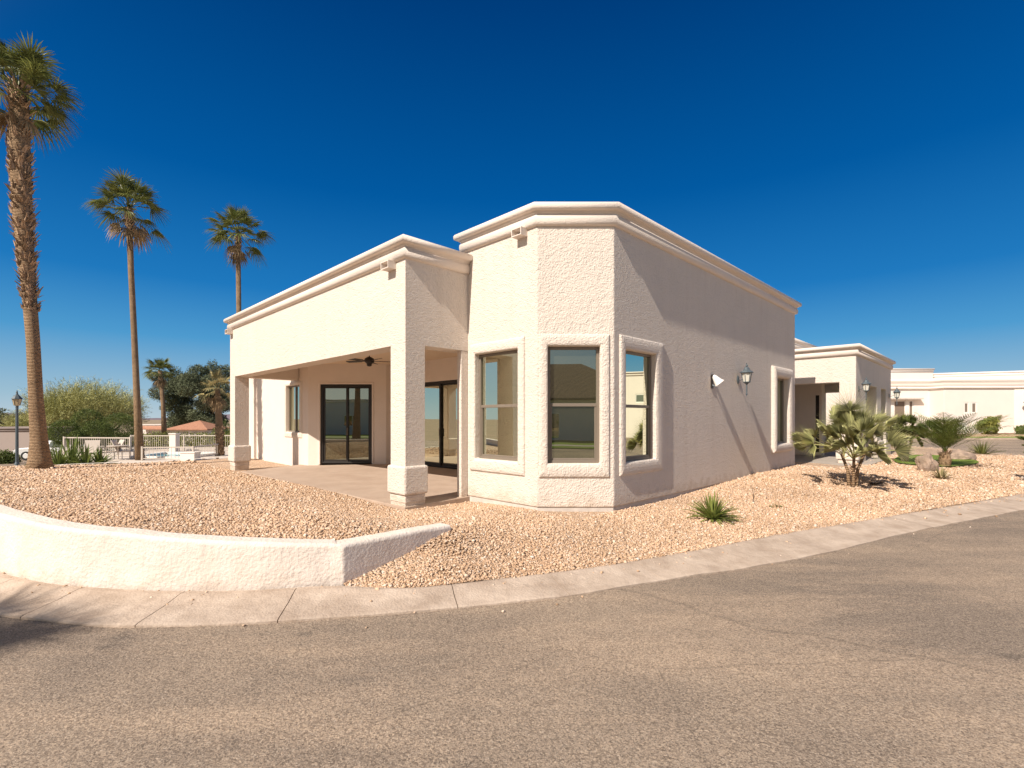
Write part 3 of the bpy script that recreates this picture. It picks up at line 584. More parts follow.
for i in range(5):
    a = R(20+72*i); c,s = math.cos(a),math.sin(a); mb = MB()
    pts = [(.12,-.02),(.12,.02),(.25,.03),(.25,.06),(.66,.075),(.68,.0),(.66,-.075),(.25,-.06),(.25,-.03)]
    vs = [(x*c-y*s, x*s+y*c, fz+.0+y*.2) for x,y in pts]+[(x*c-y*s, x*s+y*c, fz+.008+y*.2) for x,y in pts]; n=len(pts)
    mb.add(vs,[tuple(range(n))[::-1],tuple(range(n,2*n))]+[(j,(j+1)%n,(j+1)%n+n,j+n) for j in range(n)]); mb.build('blade', BLACK, t)

# ---------------------------------------------------------------- PLANTS
def fan_leaf(mb, o, d, pet, rad, droop=.35, nseg=20, spread=115, fold=.12, side=None, bw=.95, cut=.45, roll=30):
    o = Vector(o); d = Vector(d).normalized(); up = Vector((0,0,1)); v = d.cross(up)
    v = v.normalized() if v.length > .05 else Vector((1,0,0)); w = v.cross(d).normalized(); ro = R(random.uniform(-roll,roll)); v, w = v*math.cos(ro)+w*math.sin(ro), w*math.cos(ro)-v*math.sin(ro)
    hub = o + d*pet + Vector((0,0,-.04*pet))
    mid = o + d*pet*.5 + Vector((0,0,.03)); r0 = .014*max(rad,.4)*1.6
    for p,q in ((o,mid),(mid,hub)): mb.add([p+v*r0,p-v*r0,q-v*r0*.8,q+v*r0*.8,p+w*r0,q+w*r0*.8],[(0,1,2,3),(0,4,5,3),(1,4,5,2)])
    for i in range(nseg):
        th = R(-spread + 2*spread*(i+.5)/nseg) + random.uniform(-.03,.03); dth = R(spread/nseg)*bw
        L_ = rad*(.72+.28*math.cos(th*.8))*random.uniform(.9,1.05)
        e = lambda a,r,h: hub + (d*math.cos(a)+v*math.sin(a))*r + w*h
        l = e(th-dth, L_*cut, fold*rad*.2); r = e(th+dth, L_*cut, fold*rad*.2); c = e(th, L_*cut, -fold*rad*.1)
        bend = Vector((0,0,-droop*L_*random.uniform(.5,1.3))); tip = e(th, L_*.97, 0) + bend; m2 = e(th, L_*(cut+.97)*.5, 0)+bend*.35; ww = (r-l)*.36
        mb.add([hub,l,c,r,m2-ww,m2+ww,tip],[(0,1,2),(0,2,3),(1,4,5,2),(2,5,3),(4,6,5)])
def rnd_dir(el, az): return Vector((math.cos(el)*math.cos(az), math.cos(el)*math.sin(az), math.sin(el)))
def fan_palm(name, label, base, path, rads, cr, n=34, dead=10, boots=None, group='fan palms', leafm=LEAF, seed=1, bias=None, hang=None):
    random.seed(seed); t = thing(name, label, 'palm tree', base, 0, group)
    mb = MB(); mb.tube(path, rads, 14); mb.build('trunk', TRUNK, t, smooth=True)
    top = Vector(path[-1])
    if boots:
        mb = MB(); z0,z1,ln = boots; k = int((z1-z0)*95)
        P = [Vector(p) for p in path]
        for i in range(k):
            f = random.random(); z = z0+(z1-z0)*f; j = max(0,min(len(P)-2,[q for q in range(len(P)-1) if P[q].z<=z][-1])); u = (z-P[j].z)/(P[j+1].z-P[j].z); c = P[j].lerp(P[j+1],u); rr = rads[j]*(1-u)+rads[j+1]*u
            a = random.uniform(0,6.28); o = Vector((math.cos(a),math.sin(a),0)); s_ = Vector((-o.y,o.x,0)); l_ = ln*random.uniform(.6,1.3)
            p = c+o*rr*.92; q = p+o*l_*random.uniform(.25,.8)+Vector((0,0,l_*random.uniform(.3,1.0)))+s_*random.uniform(-.05,.05); wd = random.uniform(.02,.05)
            mb.add([p-s_*wd*1.3,p+s_*wd*1.3,q+s_*wd*.5,q-s_*wd*.5,p+o*.05],[(0,1,2,3),(0,4,3),(1,4,2)])
        mb.build('leaf_boots', BOOT, t, fix=False)
    mb = MB()
    for i in range(n):
        el = R(82 - 112*(i/n)**1.05 + random.uniform(-14,14)); az = i*2.399+random.uniform(-.3,.3); d = rnd_dir(el,az)
        if bias and random.random()<.4: d = (d+Vector(bias)*.6).normalized()
        fan_leaf(mb, top+Vector((0,0,random.uniform(-.3,.15))), d, cr*random.uniform(.40,.62), cr*random.uniform(.40,.56), .18+.3*(i/n), 22, 100, cut=.34)
    mb.build('crown', leafm, t, fix=False)
    if dead:
        mb = MB()
        for i in range(dead):
            d = rnd_dir(R(random.uniform(-80,-45)), random.uniform(0,6.28)); fan_leaf(mb, top+Vector((0,0,random.uniform(-.5,-.1))), d, cr*random.uniform(.25,.45), cr*random.uniform(.3,.5), .5, 12, 70)
        mb.build('dead_fronds', LEAF_D, t, fix=False)
    return t
def px_path(pts, Y, z0):
    b = Vector((at(pts[0][0],0,Y=Y).x, Y, z0)); out = [Vector((0,0,0))]
    for x,y in pts[1:]: q = at(x,y,Y=Y); out.append(q-b)
    return b, out
b, pa = px_path([(40,466),(39,440),(36,400),(33,340),(28,280),(23,220),(20,160),(19,90)], 15.3, zg1(-14.6,15.3)-.08)
pa = [Vector((0,0,0)),pa[1]*.35]+pa[1:]
fan_palm('palm_tree','tallest fan palm with thick shaggy-topped trunk standing in the gravel', b, pa, [.36,.28,.21,.175,.165,.175,.23,.25,.22], 1.68, 44, 3, (4.9,12.1,.22), seed=14, bias=(.6,0,-.15))
b, pa = px_path([(140,462),(137,400),(134,330),(131,270),(129,208)], 25, -.6)
fan_palm('palm_tree','middle-height fan palm with slender bare trunk behind the pool railing', b, pa, [.21,.145,.13,.125,.14], 2.0, 40, 7, (pa[-1].z-1.3,pa[-1].z-.1,.18), seed=5)
b, pa = px_path([(239,455),(239,330),(238,234)], 35, -.9)
fan_palm('palm_tree','fan palm rising behind the roof at the left end of the patio', b, pa, [.25,.16,.16], 2.35, 38, 6, (pa[-1].z-1.0,pa[-1].z-.1,.2), seed=6)
b, pa = px_path([(165,440),(163,405),(160,371)], 46, -1.5)
fan_palm('palm_tree','small fan palm in front of the dark pines', b, pa, [.25,.17,.17], 1.6, 34, 8, None, seed=7)
b, pa = px_path([(220,457),(219.5,430),(218,402),(217.5,388)], 28, -.62)
fan_palm('palm_tree','short palm with dry tan fronds and shaggy trunk beside the patio column', b, pa, [.22,.2,.14,.13], 1.15, 22, 14, (.05,1.7,.13), leafm=mat('straw_frond',(.55,.45,.24),.7,.2,col2=(.38,.34,.15),vscale=2,island=.35,trans=.3), seed=8)
# leaf clouds
def leaf_cloud(n, lumps, size, aspect=1.6, shell=.55, jit=.12):
    C = np.array([l[:3] for l in lumps]); S = np.array([l[3:6] for l in lumps]); w = (S.prod(1))**.667; k = RNG.choice(len(lumps), n, p=w/w.sum())
    d = RNG.normal(size=(n,3)); d /= np.linalg.norm(d,axis=1)[:,None]; r = RNG.uniform(shell**3,1,n)**(1/3); r *= 1+jit*RNG.normal(size=n)
    c = C[k]+d*r[:,None]*S[k]; u = RNG.normal(size=(n,3)); u /= np.linalg.norm(u,axis=1)[:,None]; v = np.cross(u, RNG.normal(size=(n,3))); v /= np.linalg.norm(v,axis=1)[:,None]
    s = size*RNG.uniform(.6,1.3,n)[:,None]; q = np.stack([c-u*s, c+v*s/aspect*.5, c+u*s, c-v*s/aspect*.5],1); return q.reshape(-1,3)
def quads_obj(name, q, material, parent=None):
    n = len(q)//4; me = bpy.data.meshes.new(name); me.vertices.add(n*4); me.vertices.foreach_set('co', q.reshape(-1)); me.loops.add(n*4); me.loops.foreach_set('vertex_index', np.arange(n*4,dtype=np.int32))
    me.polygons.add(n); me.polygons.foreach_set('loop_start', np.arange(0,n*4,4,dtype=np.int32)); me.update(calc_edges=True); me.materials.append(material)
    o = bpy.data.objects.new(name, me); COL.objects.link(o)
    if parent: o.parent = parent
    return o
def bush(name, label, loc, lumps, n, size, material, group=None, cat='bush', stems=5, shell=.55, jit=.12):
    t = thing(name, label, cat, loc, 0, group); quads_obj('foliage', leaf_cloud(n, lumps, size, shell=shell, jit=jit), material, t)
    mb = MB()
    for i in range(stems):
        l = lumps[i%len(lumps)]; mb.tube([(random.uniform(-.06,.06),random.uniform(-.06,.06),-.05),(l[0]*.5,l[1]*.5,l[2]*.5),(l[0],l[1],l[2])],[.03,.022,.012],5)
    mb.build('stem', BARK, t); return t
def ball(px, py, Y, r, label, n=2600, m=BUSH, zb=None):
    p = at(px, py, Y=Y); zb = zG(p.x,p.y) if zb is None else zb; c = p.z-zb
    random.seed(int(px)); L_ = [(random.uniform(-.12,.12)*r,random.uniform(-.12,.12)*r,c+random.uniform(-.08,.08)*r,r*.92,r*.92,r*.88) for _ in range(3)]
    L_ += [(0,0,max(c*.4,.2),r*.7,r*.7,c*.45)]
    bush('bush', label, (p.x,p.y,zb), L_, int(n*4), .045, m, 'clipped bushes left of the pool', shell=.86, jit=.05)
ball(64,433,31,.88,'clipped round bush at the left end of the bush row'); ball(77,438,29.5,.5,'smallest low round bush in front of the bush row', 1600)
ball(88,422,35,1.0,'clipped round bush standing highest at the back of the bush row'); ball(118,427,33,1.08,'widest clipped bush at the right end of the bush row, beside the palm trunk', 3200); ball(97,433.5,30.5,.86,'clipped bush in the front middle of the bush row')
# palo verde: many fine upswept twigs
def wispy(name, label, loc, h, w, n, material, seed):
    random.seed(seed); t = thing(name, label, 'tree', loc, 0); mb = MB(); tips = []
    for i in range(7):
        a = random.uniform(0,6.28); e = Vector((math.cos(a)*w*.28,math.sin(a)*w*.28,h*.45)); mb.tube([(0,0,-.1),(e.x*.3,e.y*.3,h*.18),e],[.16,.10,.05],6); tips.append(e)
    mb.build('trunk', BARK, t); vs = []
    q = []
    for i in range(n):
        a = random.uniform(0,6.28); rr = math.sqrt(random.random()); el = random.random(); b0 = random.choice(tips)*random.uniform(.5,1.1)
        e = Vector((math.cos(a)*w*.5*rr, math.sin(a)*w*.5*rr, h*(.30+.70*math.sqrt(max(0,1-rr*rr*.6))*random.uniform(.35,1.04)+.04*math.sin(a*5)))); 
        p0 = b0.lerp(e, random.uniform(.35,.8)); p1 = e+Vector((random.gauss(0,.2),random.gauss(0,.2),random.uniform(-.1,.35))); s_ = Vector((random.gauss(0,1),random.gauss(0,1),random.gauss(0,.3))).normalized()*.014
        q += [p0-s_,p0+s_,p1+s_*.4,p1-s_*.4]
        for k in range(5):
            f = random.random(); c = p0.lerp(p1,f); d = Vector((random.gauss(0,1),random.gauss(0,1),random.gauss(.5,.7))).normalized(); ln = random.uniform(.12,.38); s2 = d.cross(Vector((random.gauss(0,1),random.gauss(0,1),random.gauss(0,1)))).normalized()*.014; q += [c-s2,c+s2,c+d*ln+s2*.5,c+d*ln-s2*.5]
    quads_obj('crown', np.array([tuple(v) for v in q]), material, t); return t
p = at(88,0,Y=44); wispy('desert_tree','wide wispy yellow-green desert tree behind the clipped bushes',(p.x,p.y,zG(p.x,p.y)),6.7,9.0,5200,VERDE,3)
p = at(45,0,Y=60); wispy('desert_tree','dull olive desert tree behind the tallest palm trunk',(p.x,p.y,zG(p.x,p.y)),5.6,8.0,4500,VERDE,9)
def big_tree(name, label, loc, h, w, n, material, seed, size=.28, group=None, base=.15, nl=26):
    random.seed(seed); t = thing(name, label, 'tree', loc, 0, group); L_ = []
    for i in range(nl):
        f = random.random(); a = random.uniform(0,6.28); z = h*(base+.1+(.88-base-.1)*f); rad = w*.5*math.sin(math.pi*min(1,.25+.68*(1-f)))*random.uniform(.35,.95)
        s_ = w*random.uniform(.11,.19); L_.append((math.cos(a)*rad,math.sin(a)*rad,z,s_,s_,s_*.75))
    L_ += [(0,0,h*.5,w*.2,w*.2,h*.25),(0,0,h*.86,w*.12,w*.12,h*.12)]
    quads_obj('crown', leaf_cloud(n, L_, size, 2.2, .35), material, t); mb = MB(); mb.tube([(0,0,-.2),(0,0,h*.4),(0,0,h*.85)],[w*.035,w*.025,w*.01],8)
    for l in L_[:12]: mb.tube([(0,0,l[2]*.7),(l[0]*.9,l[1]*.9,l[2])],[w*.012,w*.004],5)
    mb.build('trunk', BARK, t); return t
p = at(176,0,Y=82); big_tree('pine_tree','dark grey-green pine on the left of the pair behind the red roof',(p.x,p.y,zG(p.x,p.y)),13.4,8.4,34000,PINE,5,.2,group='pines behind the red roof')
p = at(212,0,Y=80); big_tree('pine_tree','dark grey-green pine on the right of the pair, next to the patio column',(p.x,p.y,zG(p.x,p.y)),14.2,9.6,44000,PINE,6,.2,group='pines behind the red roof')
p = at(2,0,Y=70); big_tree('pine_tree','dark tree cut by the left edge of the photo beyond the street lamp',(p.x,p.y,zG(p.x,p.y)),6.2,7.0,5000,PINE,8)
p = at(226,0,Y=40); big_tree('leafy_bush','dark green bush between the dry palm and the patio column',(p.x,p.y,-1.4),2.9,2.6,3500,BUSH,9,.12)
# agave-like clump behind the edging wall
def strap_plant(name, label, loc, n, ln, wd, material, seed, elmin=25, elmax=85, curve=.5, group=None, cat='plant'):
    random.seed(seed); t = thing(name, label, cat, loc, 0, group); mb = MB()
    for i in range(n):
        el = R(random.uniform(elmin,elmax)); az = random.uniform(0,6.28); d = rnd_dir(el,az); s_ = Vector((-math.sin(az),math.cos(az),0)); l_ = ln*random.uniform(.65,1.1); p = Vector((math.cos(az)*.03,math.sin(az)*.03,0)); pts = []
        for k in range(5):
            f = k/4; q = p+d*l_*f+Vector((0,0,-curve*l_*f*f*math.cos(el))); wv = wd*(.7+.9*f)*(1-f)**.7 if k else wd*.6; pts += [q-s_*wv, q+Vector((0,0,-wd*.35)), q+s_*wv]
        fs = []
        for k in range(4): fs += [(3*k,3*k+1,3*k+4,3*k+3),(3*k+1,3*k+2,3*k+5,3*k+4)]
        mb.add(pts, fs)
    mb.build('leaves', material, t, fix=False); mb = MB(); mb.tube([(0,0,-.08),(0,0,.04),(0,0,.12)],[.05,.06,.03],8); mb.build('stem', BOOT, t); return t
for px,Y,ln,n,lab,sd in ((58,19.8,1.15,60,'green strap-leaved plant just right of the tallest palm trunk',1),(72,20.6,1.5,60,'tallest strap-leaved plant behind the edging wall',2),(86,20.2,1.1,50,'green strap-leaved plant in the middle behind the edging wall',3),(99,20.8,.95,60,'low dark strap-leaved plant nearest the pool railing',4)):
    p = at(px,0,Y=Y); strap_plant('strap_plant', lab, (p.x,p.y,-.5), n, ln, .045, LEAF_B, sd, group='plants behind the edging wall')
# right yard
p = at(713,514,z=-.13); gz = zg1(p.x,p.y)
strap_plant('yucca','small green spiky plant in the gravel in front of the long wall',(p.x,p.y,gz),150,.52,.021,mat('yucca_leaf',(.30,.33,.09),.5,.4,col2=(.17,.22,.05),vscale=3,island=.4,trans=.3),12,12,88,.30)
def fan_shrub(name, label, loc, h, cr, n, material, seed, dry=8, bias=None, group=None):
    random.seed(seed); t = thing(name, label, 'palm', loc, 0, group); mb = MB(); tops = []
    for dx,dy in ((.02,0),(.22,.05),(-.16,.08)):
        mb.tube([(dx*.4,dy*.3,-.1),(dx*.6,dy*.6,h*.3),(dx*1.4,dy,h*.58)],[.045,.034,.03],8); tops.append(Vector((dx,dy,h*.55)))
    mb.build('trunk', TRUNK, t, smooth=True); mb = MB()
    for i in range(44):
        a = random.uniform(0,6.28); z = random.uniform(.02,h*.4); o = Vector((math.cos(a),math.sin(a),0)); pq = o*.045+Vector((0,0,z)); s_=Vector((-o.y,o.x,0))*.02; mb.add([pq-s_,pq+s_,pq+o*.08+Vector((0,0,.10))],[(0,1,2)])
    mb.build('leaf_boots', BOOT, t, fix=False); mb = MB()
    for i in range(n):
        el = R(84-76*(i/n)+random.uniform(-10,10)); d = rnd_dir(el, i*2.4+random.uniform(-.4,.4)); fan_leaf(mb, random.choice(tops)+Vector((0,0,random.uniform(-.12,.12))), d, cr*random.uniform(.35,.68), cr*random.uniform(.34,.5), random.uniform(-.04,.16), 28, 82, .5, bw=.42, cut=.20, roll=85)
    mb.build('crown', material, t, fix=False); mb = MB()
    if not dry: return t
    for i in range(dry): fan_leaf(mb, random.choice(tops)-Vector((0,0,.2)), rnd_dir(R(random.uniform(-50,-10)),random.uniform(0,6.28)), cr*.35, cr*.35, .3, 14, 80, .4)
    mb.build('dead_fronds', LEAF_D, t, fix=False); return t
p = at(853,487,z=-.12); fan_shrub('fan_palm_shrub','low multi-stemmed fan palm with grey-green leaves in the gravel',(p.x,p.y,zg1(p.x,p.y)),1.35,1.55,44,LEAF_G,21,0)
p = at(905,463,z=-.1); fan_shrub('fan_palm_shrub','small dark fan palm half hidden behind the grey-green one',(p.x,p.y,zg1(p.x,p.y)),1.4,1.25,32,LEAF,22,0)
def date_palm(name, label, loc, n, ln, material, seed, th=.5):
    random.seed(seed); t = thing(name, label, 'palm', loc, 0); mb = MB(); mb.tube([(0,0,-.1),(0,0,th*.5),(0,0,th)],[.15,.17,.12],10); mb.build('trunk', TRUNK, t, smooth=True); mb = MB()
    for i in range(70):
        a = random.uniform(0,6.28); z = random.uniform(.0,th); o = Vector((math.cos(a),math.sin(a),0)); pq = o*.13+Vector((0,0,z)); s_=Vector((-o.y,o.x,0))*.03; mb.add([pq-s_,pq+s_,pq+o*.10+Vector((0,0,.14))],[(0,1,2)])
    mb.build('leaf_boots', BOOT, t, fix=False); mb = MB()
    for i in range(n):
        el = R(88-48*(i/n)+random.uniform(-6,6)); az = i*2.4+random.uniform(-.3,.3); d = rnd_dir(el,az); side = Vector((-math.sin(az),math.cos(az),0)); L_ = ln*random.uniform(.8,1.1); prev = None
        for k in range(23):
            f = k/22; q = Vector((0,0,th))+d*L_*f+Vector((math.cos(az),math.sin(az),-1.0))*(.30*L_*f*f)
            if prev is not None:
                tg = (q-prev).normalized(); mb.add([prev-side*.008,prev+side*.008,q+side*.006,q-side*.006],[(0,1,2,3)])
                if f>.12:
                    for s_ in (-1,1):
                        l_ = .34*math.sin(math.pi*min(1,.15+f*.85))*ln*.8+.05; e = q+(tg*.75+side*s_*.8+Vector((0,0,.12+random.uniform(-.12,.12)))).normalized()*l_; mb.add([q-tg*.014,q+tg*.014,e],[(0,1,2)]); m_=q.lerp(e,.5); mb.add([q-tg*.02+Vector((0,0,.005)),m_+tg*.016,e,m_-tg*.016],[(0,1,2,3)])
            prev = q
    mb.build('crown', material, t, fix=False); return t
p = at(945,467,z=-.12); date_palm('date_palm','young feathery date palm behind the boulder',(p.x,p.y,zg1(p.x,p.y)),34,1.85,LEAF_B,31)
p = at(970,452,z=-.15); 
p = at(982,455,z=-.17); strap_plant('shrub','small round spiky shrub at the edge of the far road',(p.x,p.y,-.22),120,.9,.022,LEAF,33,10,85,.3,cat='shrub')
# artificial lawn, boulders
lp = [at(x,y,z=-.1) for x,y in ((893,461),(899,464.5),(925,466.5),(952,467),(976,464),(977,461.5),(962,459),(940,456.5),(905,456.5))]
sheet('lawn', catmull([(p.x,p.y) for p in lp]+[(lp[0].x,lp[0].y)],.3)[:-1].tolist(), lambda x,y: zgrav(x,y)+.06, GRASS, .5)
def boulder(label, px, py, w, h, seed):
    p = at(px,py,z=-.11); bm = bmesh.new(); bmesh.ops.create_icosphere(bm, subdivisions=4, radius=1)
    for v in bm.verts:
        n = noise.noise(v.co*1.1+Vector((seed,0,0)))*.45+noise.noise(v.co*3+Vector((0,seed,0)))*.14; v.co *= 1+n; v.co = Vector((v.co.x*w/2,v.co.y*w/2.4,v.co.z*h*.62+h*.3))
    me = bpy.data.meshes.new('boulder'); bm.to_mesh(me); bm.free(); me.materials.append(ROCK); o = bpy.data.objects.new('boulder', me); COL.objects.link(o); o.location = (p.x,p.y,zg1(p.x,p.y)); tag(o,label,'boulder',group='boulders in the yard')
boulder('upright grey-brown boulder in front of the young date palm',927,471,.5,.62,3); boulder('wide tan boulder behind the young date palm',957,460,.95,.40,8)
p = at(941,478,z=-.12); strap_plant('dry_plant','low dry brown tuft beside the upright boulder',(p.x,p.y,zg1(p.x,p.y)),80,.42,.014,mat('dry_leaf',(.25,.21,.10),.8,.2,island=.3),40,20,85,.3)
# twig, weed, drip riser
p = at(753,502,z=-.15); z_ = zg1(p.x,p.y); mb = MB(); mb.tube([(0,0,-.05),(.01,0,.15),(-.02,0,.33)],[.008,.006,.004],6); mb.tube([(.01,0,.1),(.06,.0,.2)],[.004,.003],5); o = mb.build('twig', BARK); o.location=(p.x,p.y,z_); tag(o,'bare brown twig sticking out of the gravel right of the spiky plant','twig')
p = at(777,505,z=-.15); strap_plant('weed','tiny green weed in the gravel right of the bare twig',(p.x,p.y,zg1(p.x,p.y)),26,.16,.012,LEAF_B,44,10,70,.5)
# a dry twiggy remnant round the fan palm
for k,(px,py) in enumerate(((838,486),(873,485))):
    p = at(px,py,z=-.12); mb = MB(); random.seed(60+k)
    for i in range(26):
        a = random.uniform(0,6.28); l_ = random.uniform(.1,.3); mb.tube([(0,0,0),(math.cos(a)*l_*.6,math.sin(a)*l_*.6,random.uniform(.02,.12)),(math.cos(a)*l_,math.sin(a)*l_,random.uniform(.0,.16))],[.006,.005,.003],4)
    o = mb.build('dry_twigs', BARK); o.location = (p.x,p.y,zg1(p.x,p.y)); tag(o,['tangle of dry twigs left of the grey-green palm stem','tangle of dry twigs right of the grey-green palm stem'][k],'twigs')

# ---------------------------------------------------------------- POOL AREA
p0 = at(60,0,Y=18.5)
mb = MB(); mb.prism([(-18.3,18.3),(-11.3,22.5),(-9.5,31),(-12,40),(-34,38),(-27.5,30),(-21.2,23)], -.75, -.56); 
tag(mb.build('pool_deck', mat('deck_concrete',(.62,.54,.46),.9,.1,var=.1)), kind='structure')
mb = MB(); mb.prism([(-19.6,26.3),(-17.2,26.0),(-17.4,29),(-20.3,29.2)], -.555, -.54); tag(mb.build('pool_water', WATER), kind='structure')
mb = MB(); cp = [(-19.7,26.2),(-17.1,25.9),(-17.3,29.1),(-20.4,29.3)]
sweep(cp, [(0,-.56),(.3,-.56),(.3,-.44),(0,-.44)], True).build('pool_coping', WHITE); tag(bpy.data.objects['pool_coping'], kind='structure')
def picket(name, label, A, B, z0, z1, post_every=2.4, group=None, gap=.13):
    A = Vector((*A,0)); B = Vector((*B,0)); d = B-A; L_ = d.length; rz = math.atan2(d.y,d.x); t = thing(name, label, 'fence', (A.x,A.y,z0), rz, group); H = z1-z0
    mb = MB(); mb.box(0,L_,-.02,.02,H-.06,H); mb.box(0,L_,-.015,.015,.10,.14); mb.build('rail', FENCEM, t)
    mb = MB(); n = int(L_/gap)
    for i in range(1,n): x = L_*i/n; mb.box(x-.008,x+.008,-.008,.008,.14,H-.06)
    mb.build('pickets', FENCEM, t); k = max(1,int(L_/post_every))
    for i in range(k+1): x = L_*i/k; mb = MB(); mb.box(x-.035,x+.035,-.035,.035,-.03,H+.03); mb.build('post', FENCEM, t)
    return t
q = lambda px,Y: (at(px,0,Y=Y).x, Y)
picket('pool_fence','long white picket fence along the back of the pool in front of the hedge', q(131,32), q(236,32.5), -.62, .45, group='white pool fences')
picket('pool_fence','white picket fence left of the palm trunk behind the lounge chairs', q(64,27.5), q(130,27), -.60, .50, group='white pool fences')
picket('pool_fence','low white railing in front of the pool water', q(142,24.5), q(193,25), -.57, .12, group='white pool fences', gap=.16)
picket('pool_fence','white railing panel turning back at the right end of the pool', q(193,25), q(220,28), -.57, .12, group='white pool fences', gap=.16)
p = at(174.5,0,Y=31.5); mb = MB(); mb.box(-.2,.2,-.2,.2,0,1.15); mb.box(-.24,.24,-.24,.24,1.15,1.22); o = mb.build('gate_pillar', FARSTUC, bevel=.01); o.location=(p.x,p.y,-.62); tag(o,'square pale pillar in the back pool fence','pillar')
p = at(190.5,0,Y=24.8); mb = MB(); mb.box(-.35,.35,-.25,.25,0,.38); mb.box(-.38,.38,-.28,.28,.38,.43); o = mb.build('pool_step', FARSTUC, bevel=.01); o.location=(p.x,p.y,-.57); tag(o,'small white block at the corner of the low pool railing','block')
# hedge behind the pool
p = at(185,0,Y=37); t = thing('hedge','long clipped green hedge behind the pool fence','hedge',(p.x,p.y,-1.2)); 
L_ = [(x,0,1.0+.03*math.sin(x*3),.9,.7,.72) for x in np.arange(-4.6,5.4,.7)]; quads_obj('foliage', leaf_cloud(9000, L_, .10), BUSH_Y, t)
def lounger(label, loc, rz):
    t = thing('pool_chair', label, 'chair', loc, rz, 'white chairs by the pool'); mb = MB(); mb.box(-.3,.3,-.28,.28,.40,.44); mb.build('seat', FENCEM, t, bevel=.01)
    mb = MB(); mb.add([(-.3,.26,.44),(.3,.26,.44),(.3,.52,1.0),(-.3,.52,1.0),(-.3,.30,.43),(.3,.30,.43),(.3,.56,.99),(-.3,.56,.99)],[(0,1,2,3),(4,5,6,7),(0,1,5,4),(1,2,6,5),(2,3,7,6),(3,0,4,7)]); mb.build('backrest', FENCEM, t)
    for sx in (-1,1):
        mb = MB(); mb.tube([(sx*.3,-.25,.0),(sx*.3,-.25,.62),(sx*.3,.30,.66)],[.018]*3,6); mb.build('armrest', FENCEM, t)
        for y in (-.24,.26): mb = MB(); mb.tube([(sx*.27,y,0),(sx*.27,y,.41)],[.018]*2,6); mb.build('leg', FENCEM, t)
for px,Y,rz,lab in ((90,24.5,.5,'white pool chair farthest left, behind the green plants'),(110,25.2,-.6,'white pool chair left of the small round table'),(126,25.4,1.9,'white pool chair right of the small round table, next to the palm trunk')):
    p = at(px,0,Y=Y); lounger(lab,(p.x,p.y,-.56),rz)
p = at(118,0,Y=25.0); t = thing('patio_table','small round white table between two pool chairs','table',(p.x,p.y,-.56)); mb = MB(); mb.lathe([(.01,.70),(.45,.70),(.45,.73),(.01,.73)],n=20); mb.build('tabletop',FENCEM,t); mb = MB(); mb.lathe([(.25,0),(.25,.02),(.03,.05),(.03,.70)],n=12); mb.build('pedestal',FENCEM,t)
# street lamp at the left
p = at(17,0,Y=20.5); t = thing('street_lamp','grey lamp post with a lantern head at the left edge','lamp',(p.x,p.y,-.62)); mb = MB(); mb.lathe([(.09,0),(.09,.25),(.055,.35),(.045,2.6),(.06,2.62),(.03,2.68)],n=12); mb.build('pole', GREY, t)
mb = MB(); mb.lathe([(.05,2.66),(.10,2.68),(.15,2.95),(.05,2.96)],n=6); mb.build('glass', mat('amber_glass',(.55,.42,.24),.3,.5), t); mb = MB(); mb.lathe([(.19,2.94),(.18,2.97),(.12,3.05),(.05,3.12),(.03,3.2),(.035,3.22),(.004,3.32)],n=8)
for i in range(6): a=math.pi/3*(i+.5); mb.tube([(.102*math.cos(a),.102*math.sin(a),2.68),(.155*math.cos(a),.155*math.sin(a),2.95)],[.008]*2,4)
mb.build('lantern_frame', GREY, t)
CARP = mat('car_paint', (.66,.66,.64), .3, .6); TYRE = mat('tyre_rubber', (.03,.03,.03), .8)
def car(name, label, loc, rz):
    t = thing(name, label, 'car', loc, rz); prof = [(-2.2,.32),(-2.22,.62),(-2.05,.80),(-1.75,.88),(-1.15,.93),(-.55,1.30),(-.2,1.40),(.75,1.40),(1.15,1.30),(1.75,.98),(2.15,.90),(2.2,.55),(2.15,.32)]
    def sl(y, k): return [(x, y, z) for x, z in prof]
    mb = MB(); n = len(prof); vs = []
    for y in (-.86,-.82,.82,.86):
        for x,z in prof:
            tuck = .16 if z>1.0 else 0; vs.append((x*(.985 if abs(y)>.83 else 1), (abs(y)-tuck)*(1 if y>0 else -1), z-(.03 if abs(y)>.83 else 0)))
    fs = [(k*n+i,k*n+(i+1)%n,(k+1)*n+(i+1)%n,(k+1)*n+i) for k in range(3) for i in range(n)] + [tuple(range(n))[::-1], tuple(range(3*n,4*n))]
    mb.add(vs, fs); mb.build('body', CARP, t, bevel=.03)
    for sy in (-1,1):
        for a,b_ in ((-.95,-.02),(.06,1.2)): mb = MB(); y=sy*.80; mb.add([(a,y+sy*.07,.97),(b_,y+sy*.07,.97),(min(b_,.95),y-sy*.08,1.30),(max(a,-.5),y-sy*.08,1.30)],[(0,1,2,3)]); mb.build('side_window', GLASS, t, fix=False)
        for x in (-1.35,1.35):
            mb = MB(); mb.tube([(x,sy*.70,.32),(x,sy*.88,.32)],[.32,.32],20); w = mb.build('wheel', TYRE, t); mb = MB(); mb.tube([(x,sy*.88,.32),(x,sy*.892,.32)],[.19,.17],16); mb.build('rim', CARP, w)
    mb = MB(); mb.add([(-1.12,-.72,.955),(-1.12,.72,.955),(-.60,.62,1.30),(-.60,-.62,1.30)],[(0,1,2,3)]); mb.build('windshield', GLASS, t, fix=False)
    for sy in (-1,1): mb = MB(); mb.box(-2.235,-2.18,sy*.62-.15,sy*.62+.15,.60,.74); mb.build('headlight', FROST, t, bevel=.01)
    return t
